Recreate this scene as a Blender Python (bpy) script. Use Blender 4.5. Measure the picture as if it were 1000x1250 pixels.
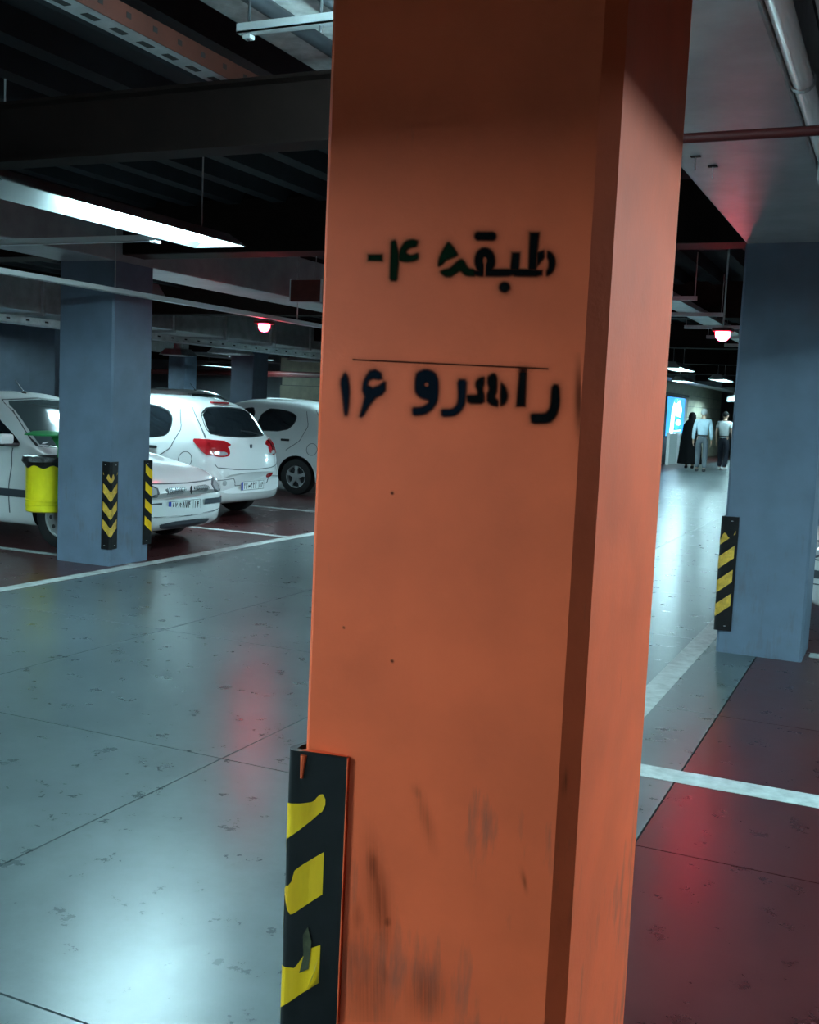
import bpy, bmesh, math, random
import numpy as np
from mathutils import Matrix, Vector
from mathutils.bvhtree import BVHTree
random.seed(7); rng = np.random.default_rng(7)
for o in list(bpy.data.objects): bpy.data.objects.remove(o)
S = bpy.context.scene
C = S.collection
PI = math.pi

# ------------------------------------------------------------------ camera
FPX = 1320.0; CAM_H = 1.5
_y = np.array([606., 103., -FPX]); _y /= np.linalg.norm(_y)
_d = np.array([1., -0.045, 0.]); _x = _d - (_d @ _y) * _y; _x /= np.linalg.norm(_x)
_z = np.cross(_x, _y)
AX = np.stack([_x, _y, _z])
cd = bpy.data.cameras.new('camera'); cam = bpy.data.objects.new('camera', cd); C.objects.link(cam)
cd.sensor_fit = 'HORIZONTAL'; cd.sensor_width = 36.0; cd.lens = FPX / 1000 * 36.0
cd.clip_start = 0.05; cd.clip_end = 300
mw = Matrix.Identity(4)
for i in range(3):
    for j in range(3): mw[i][j] = AX[i][j]
mw[2][3] = CAM_H
cam.matrix_world = mw
S.camera = cam

# ------------------------------------------------------------------ world, exposure
w = bpy.data.worlds.new('world'); S.world = w; w.use_nodes = True
w.node_tree.nodes['Background'].inputs[0].default_value = (0.35, 0.6, 0.75, 1)
w.node_tree.nodes['Background'].inputs[1].default_value = 0.01
S.view_settings.view_transform = 'Standard'; S.view_settings.look = 'None'
S.view_settings.gamma = 1.0; S.view_settings.use_curve_mapping = False
S.view_settings.exposure = 1.5
LAMP_COL = (0.55, 0.91, 1.0)
LAMP_POWER = 80.0

# ------------------------------------------------------------------ materials
MATS = {}
def mat(name, col, rough=0.5, metal=0.0, emit=None, es=0.0, noise=0.0, nscale=8.0, bump=0.0, spec=0.5, rvar=0.0, coat=0.0, stretch=None):
    if name in MATS: return MATS[name]
    m = bpy.data.materials.new(name); m.use_nodes = True; MATS[name] = m
    nt = m.node_tree; b = nt.nodes['Principled BSDF']
    b.inputs['Base Color'].default_value = (*col, 1); b.inputs['Roughness'].default_value = rough
    b.inputs['Metallic'].default_value = metal; b.inputs['Specular IOR Level'].default_value = spec
    b.inputs['Coat Weight'].default_value = coat
    if emit: b.inputs['Emission Color'].default_value = (*emit, 1); b.inputs['Emission Strength'].default_value = es
    if noise or bump or rvar:
        tc = nt.nodes.new('ShaderNodeTexCoord'); mp = nt.nodes.new('ShaderNodeMapping')
        nt.links.new(tc.outputs['Object'], mp.inputs[0])
        if stretch: mp.inputs['Scale'].default_value = stretch
        n = nt.nodes.new('ShaderNodeTexNoise'); n.inputs['Scale'].default_value = nscale
        n.inputs['Detail'].default_value = 6; n.inputs['Roughness'].default_value = 0.62
        nt.links.new(mp.outputs[0], n.inputs['Vector'])
        if noise:
            r = nt.nodes.new('ShaderNodeValToRGB')
            r.color_ramp.elements[0].position = 0.3; r.color_ramp.elements[1].position = 0.72
            r.color_ramp.elements[0].color = (*[c * (1 - noise) for c in col], 1)
            r.color_ramp.elements[1].color = (*[min(1, c * (1 + noise)) for c in col], 1)
            nt.links.new(n.outputs[0], r.inputs[0]); nt.links.new(r.outputs[0], b.inputs['Base Color'])
        if rvar:
            mr = nt.nodes.new('ShaderNodeMapRange'); mr.inputs[3].default_value = rough - rvar; mr.inputs[4].default_value = rough + rvar
            nt.links.new(n.outputs[0], mr.inputs[0]); nt.links.new(mr.outputs[0], b.inputs['Roughness'])
        if bump:
            n2 = nt.nodes.new('ShaderNodeTexNoise'); n2.inputs['Scale'].default_value = nscale * 5; n2.inputs['Detail'].default_value = 4
            nt.links.new(mp.outputs[0], n2.inputs['Vector'])
            bp = nt.nodes.new('ShaderNodeBump'); bp.inputs['Strength'].default_value = bump; bp.inputs['Distance'].default_value = 0.01
            nt.links.new(n2.outputs[0], bp.inputs['Height']); nt.links.new(bp.outputs[0], b.inputs['Normal'])
    return m

def floor_mat(name, col, dark, rough, spot=0.6):
    m = bpy.data.materials.new(name); m.use_nodes = True; nt = m.node_tree; b = nt.nodes['Principled BSDF']
    N = nt.nodes.new; L = nt.links.new
    tc = N('ShaderNodeTexCoord')
    def noise(scale, detail=6, r=0.6):
        n = N('ShaderNodeTexNoise'); n.inputs['Scale'].default_value = scale; n.inputs['Detail'].default_value = detail; n.inputs['Roughness'].default_value = r
        L(tc.outputs['Object'], n.inputs['Vector']); return n
    big = noise(0.9); fine = noise(7, 8, 0.7); spots = noise(16, 3, 0.5)
    r1 = N('ShaderNodeValToRGB'); r1.color_ramp.elements[0].position = 0.33; r1.color_ramp.elements[1].position = 0.67
    r1.color_ramp.elements[0].color = (*dark, 1); r1.color_ramp.elements[1].color = (*col, 1)
    mx = N('ShaderNodeMix'); mx.data_type = 'FLOAT'; mx.inputs[0].default_value = 0.5
    L(big.outputs[0], mx.inputs[2]); L(fine.outputs[0], mx.inputs[3]); L(mx.outputs[0], r1.inputs[0])
    r2 = N('ShaderNodeValToRGB'); r2.color_ramp.elements[0].position = 0.68; r2.color_ramp.elements[1].position = 0.76
    r2.color_ramp.elements[0].color = (1, 1, 1, 1); r2.color_ramp.elements[1].color = (spot, spot, spot, 1)
    L(spots.outputs[0], r2.inputs[0])
    mm = N('ShaderNodeMix'); mm.data_type = 'RGBA'; mm.blend_type = 'MULTIPLY'; mm.inputs[0].default_value = 1
    L(r1.outputs[0], mm.inputs[6]); L(r2.outputs[0], mm.inputs[7]); L(mm.outputs[2], b.inputs['Base Color'])
    mr = N('ShaderNodeMapRange'); mr.inputs[3].default_value = rough - 0.05; mr.inputs[4].default_value = rough + 0.09
    L(fine.outputs[0], mr.inputs[0]); L(mr.outputs[0], b.inputs['Roughness'])
    bp = N('ShaderNodeBump'); bp.inputs['Strength'].default_value = 0.025; bp.inputs['Distance'].default_value = 0.01
    L(fine.outputs[0], bp.inputs['Height']); L(bp.outputs[0], b.inputs['Normal'])
    b.inputs['Specular IOR Level'].default_value = 0.6
    MATS[name] = m; return m

def pillar_mat(name, col, scuff):
    """painted plaster: base colour, faint roller mottling, vertical grey scuffs near the ground"""
    m = bpy.data.materials.new(name); m.use_nodes = True; nt = m.node_tree; b = nt.nodes['Principled BSDF']
    N = nt.nodes.new; L = nt.links.new
    tc = N('ShaderNodeTexCoord')
    n1 = N('ShaderNodeTexNoise'); n1.inputs['Scale'].default_value = 5; n1.inputs['Detail'].default_value = 6; L(tc.outputs['Object'], n1.inputs['Vector'])
    r1 = N('ShaderNodeValToRGB'); r1.color_ramp.elements[0].position = 0.3; r1.color_ramp.elements[1].position = 0.7
    r1.color_ramp.elements[0].color = (*[c * 0.86 for c in col], 1); r1.color_ramp.elements[1].color = (*[c * 1.06 for c in col], 1)
    L(n1.outputs[0], r1.inputs[0])
    # streaks
    mp = N('ShaderNodeMapping'); mp.inputs['Scale'].default_value = (1, 1, 0.12); L(tc.outputs['Object'], mp.inputs[0])
    n2 = N('ShaderNodeTexNoise'); n2.inputs['Scale'].default_value = 34; n2.inputs['Detail'].default_value = 5; n2.inputs['Roughness'].default_value = 0.65; L(mp.outputs[0], n2.inputs['Vector'])
    n3 = N('ShaderNodeTexNoise'); n3.inputs['Scale'].default_value = 6.5; n3.inputs['Detail'].default_value = 3; L(tc.outputs['Object'], n3.inputs['Vector'])
    mu = N('ShaderNodeMath'); mu.operation = 'MULTIPLY'; L(n2.outputs[0], mu.inputs[0]); L(n3.outputs[0], mu.inputs[1])
    sx = N('ShaderNodeSeparateXYZ'); L(tc.outputs['Object'], sx.inputs[0])
    mr = N('ShaderNodeMapRange'); mr.inputs[1].default_value = 1.02; mr.inputs[2].default_value = 0.55; mr.inputs[3].default_value = 0; mr.inputs[4].default_value = 0.13
    L(sx.outputs['Z'], mr.inputs[0])
    ad = N('ShaderNodeMath'); ad.operation = 'ADD'; L(mu.outputs[0], ad.inputs[0]); L(mr.outputs[0], ad.inputs[1])
    r2 = N('ShaderNodeValToRGB'); r2.color_ramp.elements[0].position = 0.40; r2.color_ramp.elements[1].position = 0.56
    r2.color_ramp.elements[0].color = (0, 0, 0, 1); r2.color_ramp.elements[1].color = (scuff, scuff, scuff, 1)
    L(ad.outputs[0], r2.inputs[0])
    mx = N('ShaderNodeMix'); mx.data_type = 'RGBA'; L(r2.outputs[0], mx.inputs[0]); L(r1.outputs[0], mx.inputs[6])
    mx.inputs[7].default_value = (0.10, 0.07, 0.06, 1)
    L(mx.outputs[2], b.inputs['Base Color']); b.inputs['Roughness'].default_value = 0.58; b.inputs['Specular IOR Level'].default_value = 0.3
    n4 = N('ShaderNodeTexNoise'); n4.inputs['Scale'].default_value = 90; n4.inputs['Detail'].default_value = 3; L(tc.outputs['Object'], n4.inputs['Vector'])
    bp = N('ShaderNodeBump'); bp.inputs['Strength'].default_value = 0.12; bp.inputs['Distance'].default_value = 0.004
    L(n4.outputs[0], bp.inputs['Height']); L(bp.outputs[0], b.inputs['Normal'])
    b.inputs['Coat Weight'].default_value = 0.0; b.inputs['Coat Roughness'].default_value = 0.35
    MATS[name] = m; return m

floor_mat('floor_grey', (0.112, 0.138, 0.144), (0.046, 0.060, 0.064), 0.27, 0.74)
floor_mat('floor_red', (0.070, 0.013, 0.014), (0.036, 0.007, 0.008), 0.27, 0.85)
mat('joint', (0.02, 0.02, 0.02), 0.9)
mat('line_white', (0.42, 0.45, 0.44), 0.5, noise=0.3, nscale=14)
pillar_mat('orange_paint', (0.98, 0.138, 0.045), 0.5)
pillar_mat('grey_paint', (0.128, 0.172, 0.235), 0.35)
mat('concrete', (0.30, 0.30, 0.31), 0.42, noise=0.25, nscale=3, bump=0.15)
mat('dark_deck', (0.016, 0.019, 0.022), 0.7, spec=0.12, noise=0.3, nscale=2)
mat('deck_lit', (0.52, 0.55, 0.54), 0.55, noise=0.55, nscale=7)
mat('dark_steel', (0.012, 0.007, 0.006), 0.7, spec=0.12, noise=0.3, nscale=4)
mat('red_primer', (0.17, 0.035, 0.025), 0.55, noise=0.3, nscale=6)
mat('orange_primer', (0.085, 0.022, 0.014), 0.55, noise=0.3, nscale=6)
mat('galv', (0.46, 0.49, 0.50), 0.38, metal=0.55, noise=0.2, nscale=6)
mat('galv_dull', (0.40, 0.42, 0.43), 0.5, metal=0.2, noise=0.25, nscale=9)
mat('trough_grey', (0.26, 0.28, 0.28), 0.5)
mat('white_metal', (0.75, 0.77, 0.77), 0.4)
mat('tube', (0.9, 0.95, 0.95), 0.4, emit=LAMP_COL, es=LAMP_POWER)
mat('tube_key', (0.9, 0.95, 0.95), 0.4, emit=LAMP_COL, es=LAMP_POWER * 3.9)
mat('tube_far', (0.9, 0.95, 0.95), 0.4, emit=LAMP_COL, es=LAMP_POWER * 1.5)
mat('tube_side', (0.9, 0.95, 0.95), 0.4, emit=LAMP_COL, es=LAMP_POWER * 2.8)
mat('tube_bright', (0.9, 0.95, 0.95), 0.4, emit=LAMP_COL, es=LAMP_POWER * 4.0)
mat('rubber', (0.006, 0.006, 0.007), 0.42, spec=0.3, noise=0.4, nscale=20)
mat('yellow_tape', (1.0, 0.50, 0.004), 0.38, noise=0.22, nscale=22, stretch=(1, 1, 0.2))
mat('amber_tape', (0.62, 0.36, 0.05), 0.3, noise=0.35, nscale=30)
mat('olive', (0.06, 0.06, 0.025), 0.7, noise=0.5, nscale=60)
mat('screw', (0.7, 0.7, 0.7), 0.3, metal=0.8)
mat('car_white', (0.80, 0.82, 0.82), 0.25, coat=0.6)
mat('car_glass', (0.012, 0.016, 0.02), 0.05, spec=0.7)
mat('car_windscreen', (0.06, 0.085, 0.09), 0.08, spec=0.8)
mat('black_plastic', (0.018, 0.02, 0.024), 0.45)
mat('trim_grey', (0.05, 0.06, 0.075), 0.45)
mat('seam', (0.10, 0.12, 0.13), 0.7)
mat('tyre', (0.012, 0.012, 0.013), 0.7)
mat('alloy', (0.62, 0.64, 0.65), 0.3, metal=0.7)
mat('lamp_red', (0.42, 0.012, 0.018), 0.15, coat=0.5)
mat('lamp_clear', (0.55, 0.58, 0.60), 0.12, metal=0.3)
mat('plate_white', (0.82, 0.85, 0.84), 0.35)
mat('plate_blue', (0.02, 0.06, 0.45), 0.35)
mat('plate_ink', (0.015, 0.015, 0.02), 0.5)
mat('chrome', (0.8, 0.8, 0.8), 0.15, metal=1.0)
mat('bin_yellow', (0.95, 0.80, 0.015), 0.3, noise=0.08, nscale=6)
mat('bin_green', (0.02, 0.26, 0.07), 0.6, spec=0.25)
mat('bag_black', (0.012, 0.012, 0.014), 0.3, bump=0.8, nscale=9)
mat('led_red', (0.9, 0.05, 0.08), 0.3, emit=(1.0, 0.02, 0.05), es=45)
mat('led_body', (0.10, 0.02, 0.02), 0.4)
mat('stone', (0.55, 0.52, 0.40), 0.5, noise=0.18, nscale=4)
mat('wall_paint', (0.30, 0.34, 0.37), 0.6, noise=0.15, nscale=2)
mat('frame_dark', (0.10, 0.11, 0.12), 0.5)
mat('panel_pale', (0.45, 0.50, 0.50), 0.45)
mat('ad_blue', (0.05, 0.3, 0.8), 0.4, emit=(0.03, 0.30, 0.95), es=0.6)
mat('ad_cyan', (0.05, 0.6, 0.8), 0.4, emit=(0.05, 0.75, 0.95), es=0.7)
mat('ad_white', (0.9, 0.9, 0.9), 0.4, emit=(0.85, 1.0, 1.0), es=1.0)
mat('skin', (0.50, 0.31, 0.22), 0.5)
mat('hair_grey', (0.45, 0.46, 0.46), 0.7)
mat('hair_dark', (0.008, 0.007, 0.007), 0.7, spec=0.1)
mat('shirt_blue', (0.50, 0.66, 0.76), 0.8, noise=0.1, nscale=9)
mat('shirt_pale', (0.55, 0.58, 0.60), 0.8, noise=0.1, nscale=9)
mat('trouser_grey', (0.10, 0.12, 0.14), 0.8)
mat('trouser_navy', (0.012, 0.015, 0.028), 0.8)
mat('chador', (0.005, 0.005, 0.006), 0.8, spec=0.1)
mat('shoe_dark', (0.03, 0.03, 0.035), 0.5)
mat('shoe_white', (0.7, 0.7, 0.68), 0.5)
mat('red_pipe', (0.045, 0.004, 0.004), 0.6, spec=0.25)

# ------------------------------------------------------------------ object helpers
def tag(o, label=None, cat=None, group=None, kind=None):
    if label: o['label'] = label
    if cat: o['category'] = cat
    if group: o['group'] = group
    if kind: o['kind'] = kind
    return o
def empty(name, loc, rz=0, label=None, cat=None, group=None):
    o = bpy.data.objects.new(name, None); C.objects.link(o); o.location = loc; o.rotation_euler = (0, 0, rz)
    o.empty_display_size = 0.1
    return tag(o, label, cat, group)
def link(name, me, m, parent=None):
    o = bpy.data.objects.new(name, me); C.objects.link(o)
    ms = m if isinstance(m, (list, tuple)) else [m]
    if len(me.materials) == 0:
        for k in ms: me.materials.append(MATS[k])
    if parent: o.parent = parent
    return o
class MB:
    def __init__(s): s.v = []; s.f = []; s.mi = []
    def add(s, vs, fs, mi=0):
        n = len(s.v); s.v += [tuple(map(float, p)) for p in vs]; s.f += [tuple(n + i for i in f) for f in fs]; s.mi += [mi] * len(fs); return s
    def box(s, x0, x1, y0, y1, z0, z1, mi=0):
        vs = [(x, y, z) for z in (z0, z1) for y in (y0, y1) for x in (x0, x1)]
        return s.add(vs, [(0, 2, 3, 1), (4, 5, 7, 6), (0, 1, 5, 4), (2, 6, 7, 3), (0, 4, 6, 2), (1, 3, 7, 5)], mi)
    def rbox(s, c, d, r, mi=0):
        """box with chamfered edges"""
        bm = bmesh.new(); bmesh.ops.create_cube(bm, size=1)
        for v in bm.verts: v.co = Vector((c[0] + v.co.x * d[0], c[1] + v.co.y * d[1], c[2] + v.co.z * d[2]))
        bmesh.ops.bevel(bm, geom=bm.edges[:], offset=r, segments=2, profile=0.5, affect='EDGES')
        bm.verts.index_update()
        s.add([v.co for v in bm.verts], [[v.index for v in f.verts] for f in bm.faces], mi); bm.free(); return s
    def tube(s, pts, r, n=8, mi=0, caps=True):
        pts = [np.array(p, float) for p in pts]; rings = []
        rr = r if isinstance(r, (list, tuple)) else [r] * len(pts)
        ref = None
        for i, p in enumerate(pts):
            t = pts[min(i + 1, len(pts) - 1)] - pts[max(i - 1, 0)]; t = t / np.linalg.norm(t)
            if ref is None: ref = np.array([0, 0, 1.]) if abs(t[2]) < 0.9 else np.array([1., 0, 0])
            a = np.cross(t, ref); a /= np.linalg.norm(a); b = np.cross(t, a); ref = -b if False else ref
            rings.append([p + rr[i] * (math.cos(2 * PI * k / n) * a + math.sin(2 * PI * k / n) * b) for k in range(n)])
        vs = [q for g in rings for q in g]; fs = []
        for i in range(len(pts) - 1):
            for k in range(n): fs.append((i * n + k, i * n + (k + 1) % n, (i + 1) * n + (k + 1) % n, (i + 1) * n + k))
        if caps: fs.append(tuple(range(n - 1, -1, -1))); fs.append(tuple((len(pts) - 1) * n + k for k in range(n)))
        return s.add(vs, fs, mi)
    def lathe(s, prof, axis='z', n=24, c=(0, 0, 0), mi=0):
        vs = []; fs = []; m = len(prof)
        for k in range(n):
            a = 2 * PI * k / n
            for r, h in prof:
                p = {'z': (r * math.cos(a), r * math.sin(a), h), 'y': (r * math.cos(a), h, r * math.sin(a)), 'x': (h, r * math.cos(a), r * math.sin(a))}[axis]
                vs.append((p[0] + c[0], p[1] + c[1], p[2] + c[2]))
        for k in range(n):
            for j in range(m - 1): fs.append((k * m + j, ((k + 1) % n) * m + j, ((k + 1) % n) * m + j + 1, k * m + j + 1))
        return s.add(vs, fs, mi)
    def prism(s, poly, y0, y1, plane='xz', mi=0):
        n = len(poly)
        P = {'xz': lambda a, b, h: (a, h, b), 'xy': lambda a, b, h: (a, b, h), 'yz': lambda a, b, h: (h, a, b)}[plane]
        vs = [P(a, b, y0) for a, b in poly] + [P(a, b, y1) for a, b in poly]
        return s.add(vs, [tuple(range(n)), tuple(range(2 * n - 1, n - 1, -1))] + [(i, (i + 1) % n, n + (i + 1) % n, n + i) for i in range(n)], mi)
    def mesh(s, name, smooth=False, bevel=0.0, fix=True):
        me = bpy.data.meshes.new(name); me.from_pydata(s.v, [], s.f); me.update()
        me.polygons.foreach_set('material_index', s.mi)
        bm = bmesh.new(); bm.from_mesh(me)
        if smooth: bmesh.ops.remove_doubles(bm, verts=bm.verts[:], dist=1e-5)
        if bevel: bmesh.ops.bevel(bm, geom=[e for e in bm.edges if len(e.link_faces) == 2], offset=bevel, segments=2, profile=0.5, affect='EDGES')
        if fix: bmesh.ops.recalc_face_normals(bm, faces=bm.faces[:])
        bm.to_mesh(me); bm.free()
        if smooth:
            for p in me.polygons: p.use_smooth = True
            me.set_sharp_from_angle(angle=math.radians(38))
        return me
    def build(s, name, m, parent=None, smooth=False, bevel=0.0, fix=True):
        return link(name, s.mesh(name, smooth, bevel, fix), m, parent)
def copy_tree(o, parent=None):
    c = o.copy(); C.objects.link(c); c.parent = parent
    for ch in list(o.children): copy_tree(ch, c)
    return c
def struct(o, label, cat): return tag(o, label, cat, kind='structure')

# ------------------------------------------------------------------ floor
XJ = [-0.75 - 1.73 * k for k in range(-2, 4)][::-1]        # saw-cut joints running along the aisle
YJ = [-1.75, 0.09, 1.93, 3.69, 5.57, 7.45] + [7.45 + 1.85 * k for k in range(1, 8)]
base = MB().box(-32, 9, -9, 56, -0.12, -0.045).build('floor', 'joint')
struct(base, 'polished grey concrete floor with dark red parking bays and saw-cut joints', 'floor')
G = 0.0035
def slab(x0, x1, y0, y1, m):
    return MB().box(x0 + G, x1 - G, y0 + G, y1 - G, -0.045, 0.0).build('floor_slab', m, base)
for i in range(len(XJ) - 1):
    for j in range(len(YJ) - 1):
        slab(XJ[i], XJ[i + 1], YJ[j], YJ[j + 1], 'floor_red' if XJ[i] > -0.8 else 'floor_grey')
YF = YJ[-1]
slab(-32, XJ[0] , -9, 56, 'floor_red'); slab(XJ[-1], 9, -9, 56, 'floor_red')
slab(XJ[0], -0.75, YF, 56, 'floor_grey'); slab(-0.75, XJ[-1], YF, 56, 'floor_red')
slab(XJ[0], -0.75, -9, YJ[0], 'floor_grey'); slab(-0.75, XJ[-1], -9, YJ[0], 'floor_red')
def bay_line(x0, x1, y0, y1): MB().box(x0, x1, y0, y1, 0.0, 0.0015).build('bay_line', 'line_white', base)
bay_line(-6.08, -5.95, -4, 26)
for y in (7.58, 10.2, 12.85, 15.5, 18.1): bay_line(-11.0, -6.08, y - 0.05, y + 0.05)
bay_line(-1.2, -1.07, 4.59, 40); bay_line(-1.2, 6.5, 4.43, 4.585)
for y in (7.4, 10.1, 12.8): bay_line(-0.45, 6.5, y - 0.07, y + 0.07)

# ------------------------------------------------------------------ ceiling, beams, walls
ceil = MB().box(-32, 9, -9, 56, 3.15, 3.3).build('ceiling', 'dark_deck')
struct(ceil, 'dark ribbed steel deck ceiling of the car park', 'ceiling')
for k in range(82):
    x = 6.3 - 0.42 * k
    MB().prism([(x - 0.10, 3.15), (x - 0.06, 3.04), (x + 0.06, 3.04), (x + 0.10, 3.15)], -8, 50).build('deck_rib', 'dark_deck', ceil)
n_tr = 0
def beam_y(x0, x1, y0, y1, z0=2.6, z1=3.05, m='concrete', lab='grey concrete beam running over the row of pillars'):
    global n_tr; n_tr += 1
    o = MB().box(x0, x1, y0, y1, z0, z1).build('trim_%d' % n_tr, m, bevel=0.01)
    return struct(o, lab, 'beam')
beam_y(-1.0, -0.44, -8.5, 50, lab='grey concrete beam over the orange pillar and the grey pillar by the red bay')
beam_y(-6.72, -6.15, -8.5, 50, lab='grey concrete beam over the grey pillar beside the yellow bin')
beam_y(-12.4, -11.85, -8.5, 50, lab='grey concrete beam over the pillars behind the parked cars')
beam_y(-18.1, -17.5, -8.5, 50, lab='grey concrete beam farthest from the aisle')
for Yc, lab in ((-3.7, 'dark cross beam behind the orange pillar row'), (7.6, 'dark cross beam over the grey pillars'), (13.1, 'dark cross beam beyond the first grey pillars'), (18.6, 'dark cross beam above the third white car'),
                (24.1, 'dark cross beam in front of the stone core'), (29.6, 'dark cross beam near the walking people'), (35.1, 'dark cross beam beyond the walking people'), (40.6, 'dark cross beam at the far end')):
    beam_y(-28, 8, Yc - 0.15, Yc + 0.15, 2.66, 3.08, 'dark_steel', lab)
for nm, bx, lab in (('wall_back', (-32, 9, 54, 54.3), 'painted far end wall of the car park'), ('wall_front', (-32, 9, -9.3, -9), 'painted end wall'),
                    ('wall_left', (-32.3, -32, -9, 54), 'painted wall behind the far rows'), ('wall_right', (9, 9.3, -9, 54), 'painted wall beyond the red bays')):
    struct(MB().box(*bx, -0.05, 3.2).build(nm, 'wall_paint'), lab, 'wall')

struct(MB().box(-32, -16.0, 33, 33.3, 0, 3.04).build('wall_far', 'wall_paint'), 'blue grey partition wall behind the distant pillars', 'wall')
struct(MB().box(-14.6, -12.38, 12.95, 13.25, 0, 2.6).build('wall_bin', 'grey_paint'), 'blue grey wall panel behind the sedan and bin', 'wall')
# steel joist crossing near the top left (I section) and the red pipe on the other side
b = MB(); Yb = 3.86
b.box(-9, -1.02, Yb - 0.07, Yb + 0.07, 2.515, 2.53); b.box(-9, -1.02, Yb - 0.07, Yb + 0.07, 2.765, 2.78); b.box(-9, -1.02, Yb - 0.008, Yb + 0.008, 2.53, 2.765)
o = b.build('steel_joist', 'dark_steel'); tag(o, 'dark steel I-section joist crossing the ceiling beside the orange pillar', 'joist')
o = MB().tube([(-1.03, 4.10, 2.515), (0.88, 4.10, 2.515)], 0.018, 10).build('sprinkler_pipe', 'red_pipe', smooth=True)
tag(o, 'thin dark red pipe crossing under the grey concrete beam', 'pipe')
# slotted orange/grey channel and lit plate near the top left corner
r = empty('slotted_channel', (-2.70, 3.0, 2.8), label='slotted steel channel with a reddish side running along the dark ceiling', cat='channel')
b = MB(); b.box(-0.05, 0.05, -2, 1.6, 0.0, 0.006); b.build('bottom_flange', 'galv_dull', r)
b = MB(); b.box(0.05, 0.056, -2, 1.6, 0.0, 0.075); b.build('side_web', 'orange_primer', r)
for k in range(23):
    MB().box(-0.02, 0.012, -1.9 + 0.15 * k, -1.83 + 0.15 * k, -0.002, 0.0).build('slot', 'joint', r)
    MB().box(0.056, 0.058, -1.9 + 0.15 * k, -1.875 + 0.15 * k, 0.03, 0.05).build('slot', 'joint', r)
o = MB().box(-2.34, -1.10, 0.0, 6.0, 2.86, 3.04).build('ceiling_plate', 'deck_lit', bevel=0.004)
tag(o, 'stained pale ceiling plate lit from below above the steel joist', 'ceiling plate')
o = MB().tube([(-2.05, 0.0, 2.80), (-2.05, 5.9, 2.80)], 0.028, 10).build('conduit', 'black_plastic', smooth=True)
tag(o, 'dark conduit under the stained ceiling plate', 'conduit')
o = MB().tube([(-1.86, 0.0, 2.82), (-1.86, 5.9, 2.82)], 0.016, 10).build('conduit', 'black_plastic', smooth=True)
tag(o, 'thinner dark conduit under the stained ceiling plate, closer to the concrete beam', 'conduit')
r = empty('strut_bracket', (-2.06, 3.05, 2.665), label='galvanised strut bracket on a threaded rod next to the orange pillar top', cat='bracket')
b = MB(); b.box(0, 0.62, -0.02, 0.02, 0, 0.006); b.box(0, 0.62, -0.02, -0.016, 0, 0.03); b.box(0, 0.62, 0.016, 0.02, 0, 0.03); b.build('strut', 'galv', r)
MB().tube([(0.035, 0, -0.02), (0.035, 0, 0.2)], 0.005, 6).build('rod', 'black_plastic', r)
MB().tube([(0.30, 0, -0.02), (0.30, 0, 0.2)], 0.005, 6).build('rod', 'black_plastic', r)
MB().rbox((0.035, 0, -0.01), (0.03, 0.03, 0.014), 0.003).build('nut', 'galv', r)
# pipes beside the concrete beam on the right
for x, z, rad, y1, lab in ((-0.405, 2.63, 0.034, 5.0, 'pale grey pipe clamped along the edge of the concrete beam'), (-0.30, 2.70, 0.034, 4.7, 'pale grey pipe hung a hand away from the concrete beam')):
    r = empty('ceiling_pipe', (x, 0, z), label=lab, cat='pipe')
    MB().tube([(0, -3, 0), (0, y1, 0)], rad, 14).build('pipe_run', 'white_metal', r, smooth=True)
    for yy in (1.0, 3.9): MB().lathe([(rad + 0.004, -0.015), (rad + 0.010, 0), (rad + 0.004, 0.015)], 'y', 14, (0, yy, 0)).build('clamp', 'galv', r)
r = empty('strut_bracket', (-0.44, 5.15, 2.52), label='pale bracket plate at the end of the pipes beside the concrete beam', cat='bracket')
MB().rbox((0.03, 0, 0.06), (0.05, 0.25, 0.09), 0.008).build('plate', 'galv', r); MB().tube([(0.03, 0, 0.1), (0.03, 0, 0.5)], 0.006, 6).build('rod', 'galv_dull', r)
# wire hooks under the beam soffit
for (x, y, lab) in ((-0.90, 4.75, 'small bent wire hook under the concrete beam, closer to the orange pillar'), (-0.86, 4.95, 'small bent wire hook under the concrete beam, farther from the orange pillar')):
    r = empty('wire_hook', (x, y, 2.6), label=lab, cat='hook')
    MB().tube([(0, 0, 0), (0, 0, -0.05), (0.004, 0, -0.058)], 0.0025, 6).build('wire', 'white_metal', r)
    MB().box(-0.02, 0.02, -0.012, 0.012, -0.004, 0).build('anchor', 'joint', r)

# stone clad core
core = MB().box(-15.9, -7.03, 26.03, 46, 0, 3.1).build('wall_core', 'frame_dark'); struct(core, 'cream stone clad core wall with horizontal courses', 'wall')
ch, pw = 0.38, 1.25
pan = MB().box(0.006, pw - 0.006, -0.03, 0, 0.006, ch - 0.006).mesh('stone_panel', bevel=0.004); pan.materials.append(MATS['stone'])
for k in range(7):
    for i in range(7):
        o = bpy.data.objects.new('stone_panel', pan); C.objects.link(o); o.parent = core
        o.location = (-15.9 + i * pw + (0.06 if k % 2 else 0), 26.03, k * ch)
    for i in range(16):
        if 4 <= i <= 9 and k < 6 : continue                                  # recess for the lit advertising panel
        o = bpy.data.objects.new('stone_panel', pan); C.objects.link(o); o.parent = core
        o.location = (-7.03, 26.1 + i * pw, k * ch); o.rotation_euler = (0, 0, PI / 2)
MB().box(-7.03, -7.01, 31.1, 38.6, 0, 2.28).build('rendered_panel', 'panel_pale', core)
MB().box(-7.03, -6.96, 31.1, 38.6, 2.2, 2.28).build('lintel', 'frame_dark', core)

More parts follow.
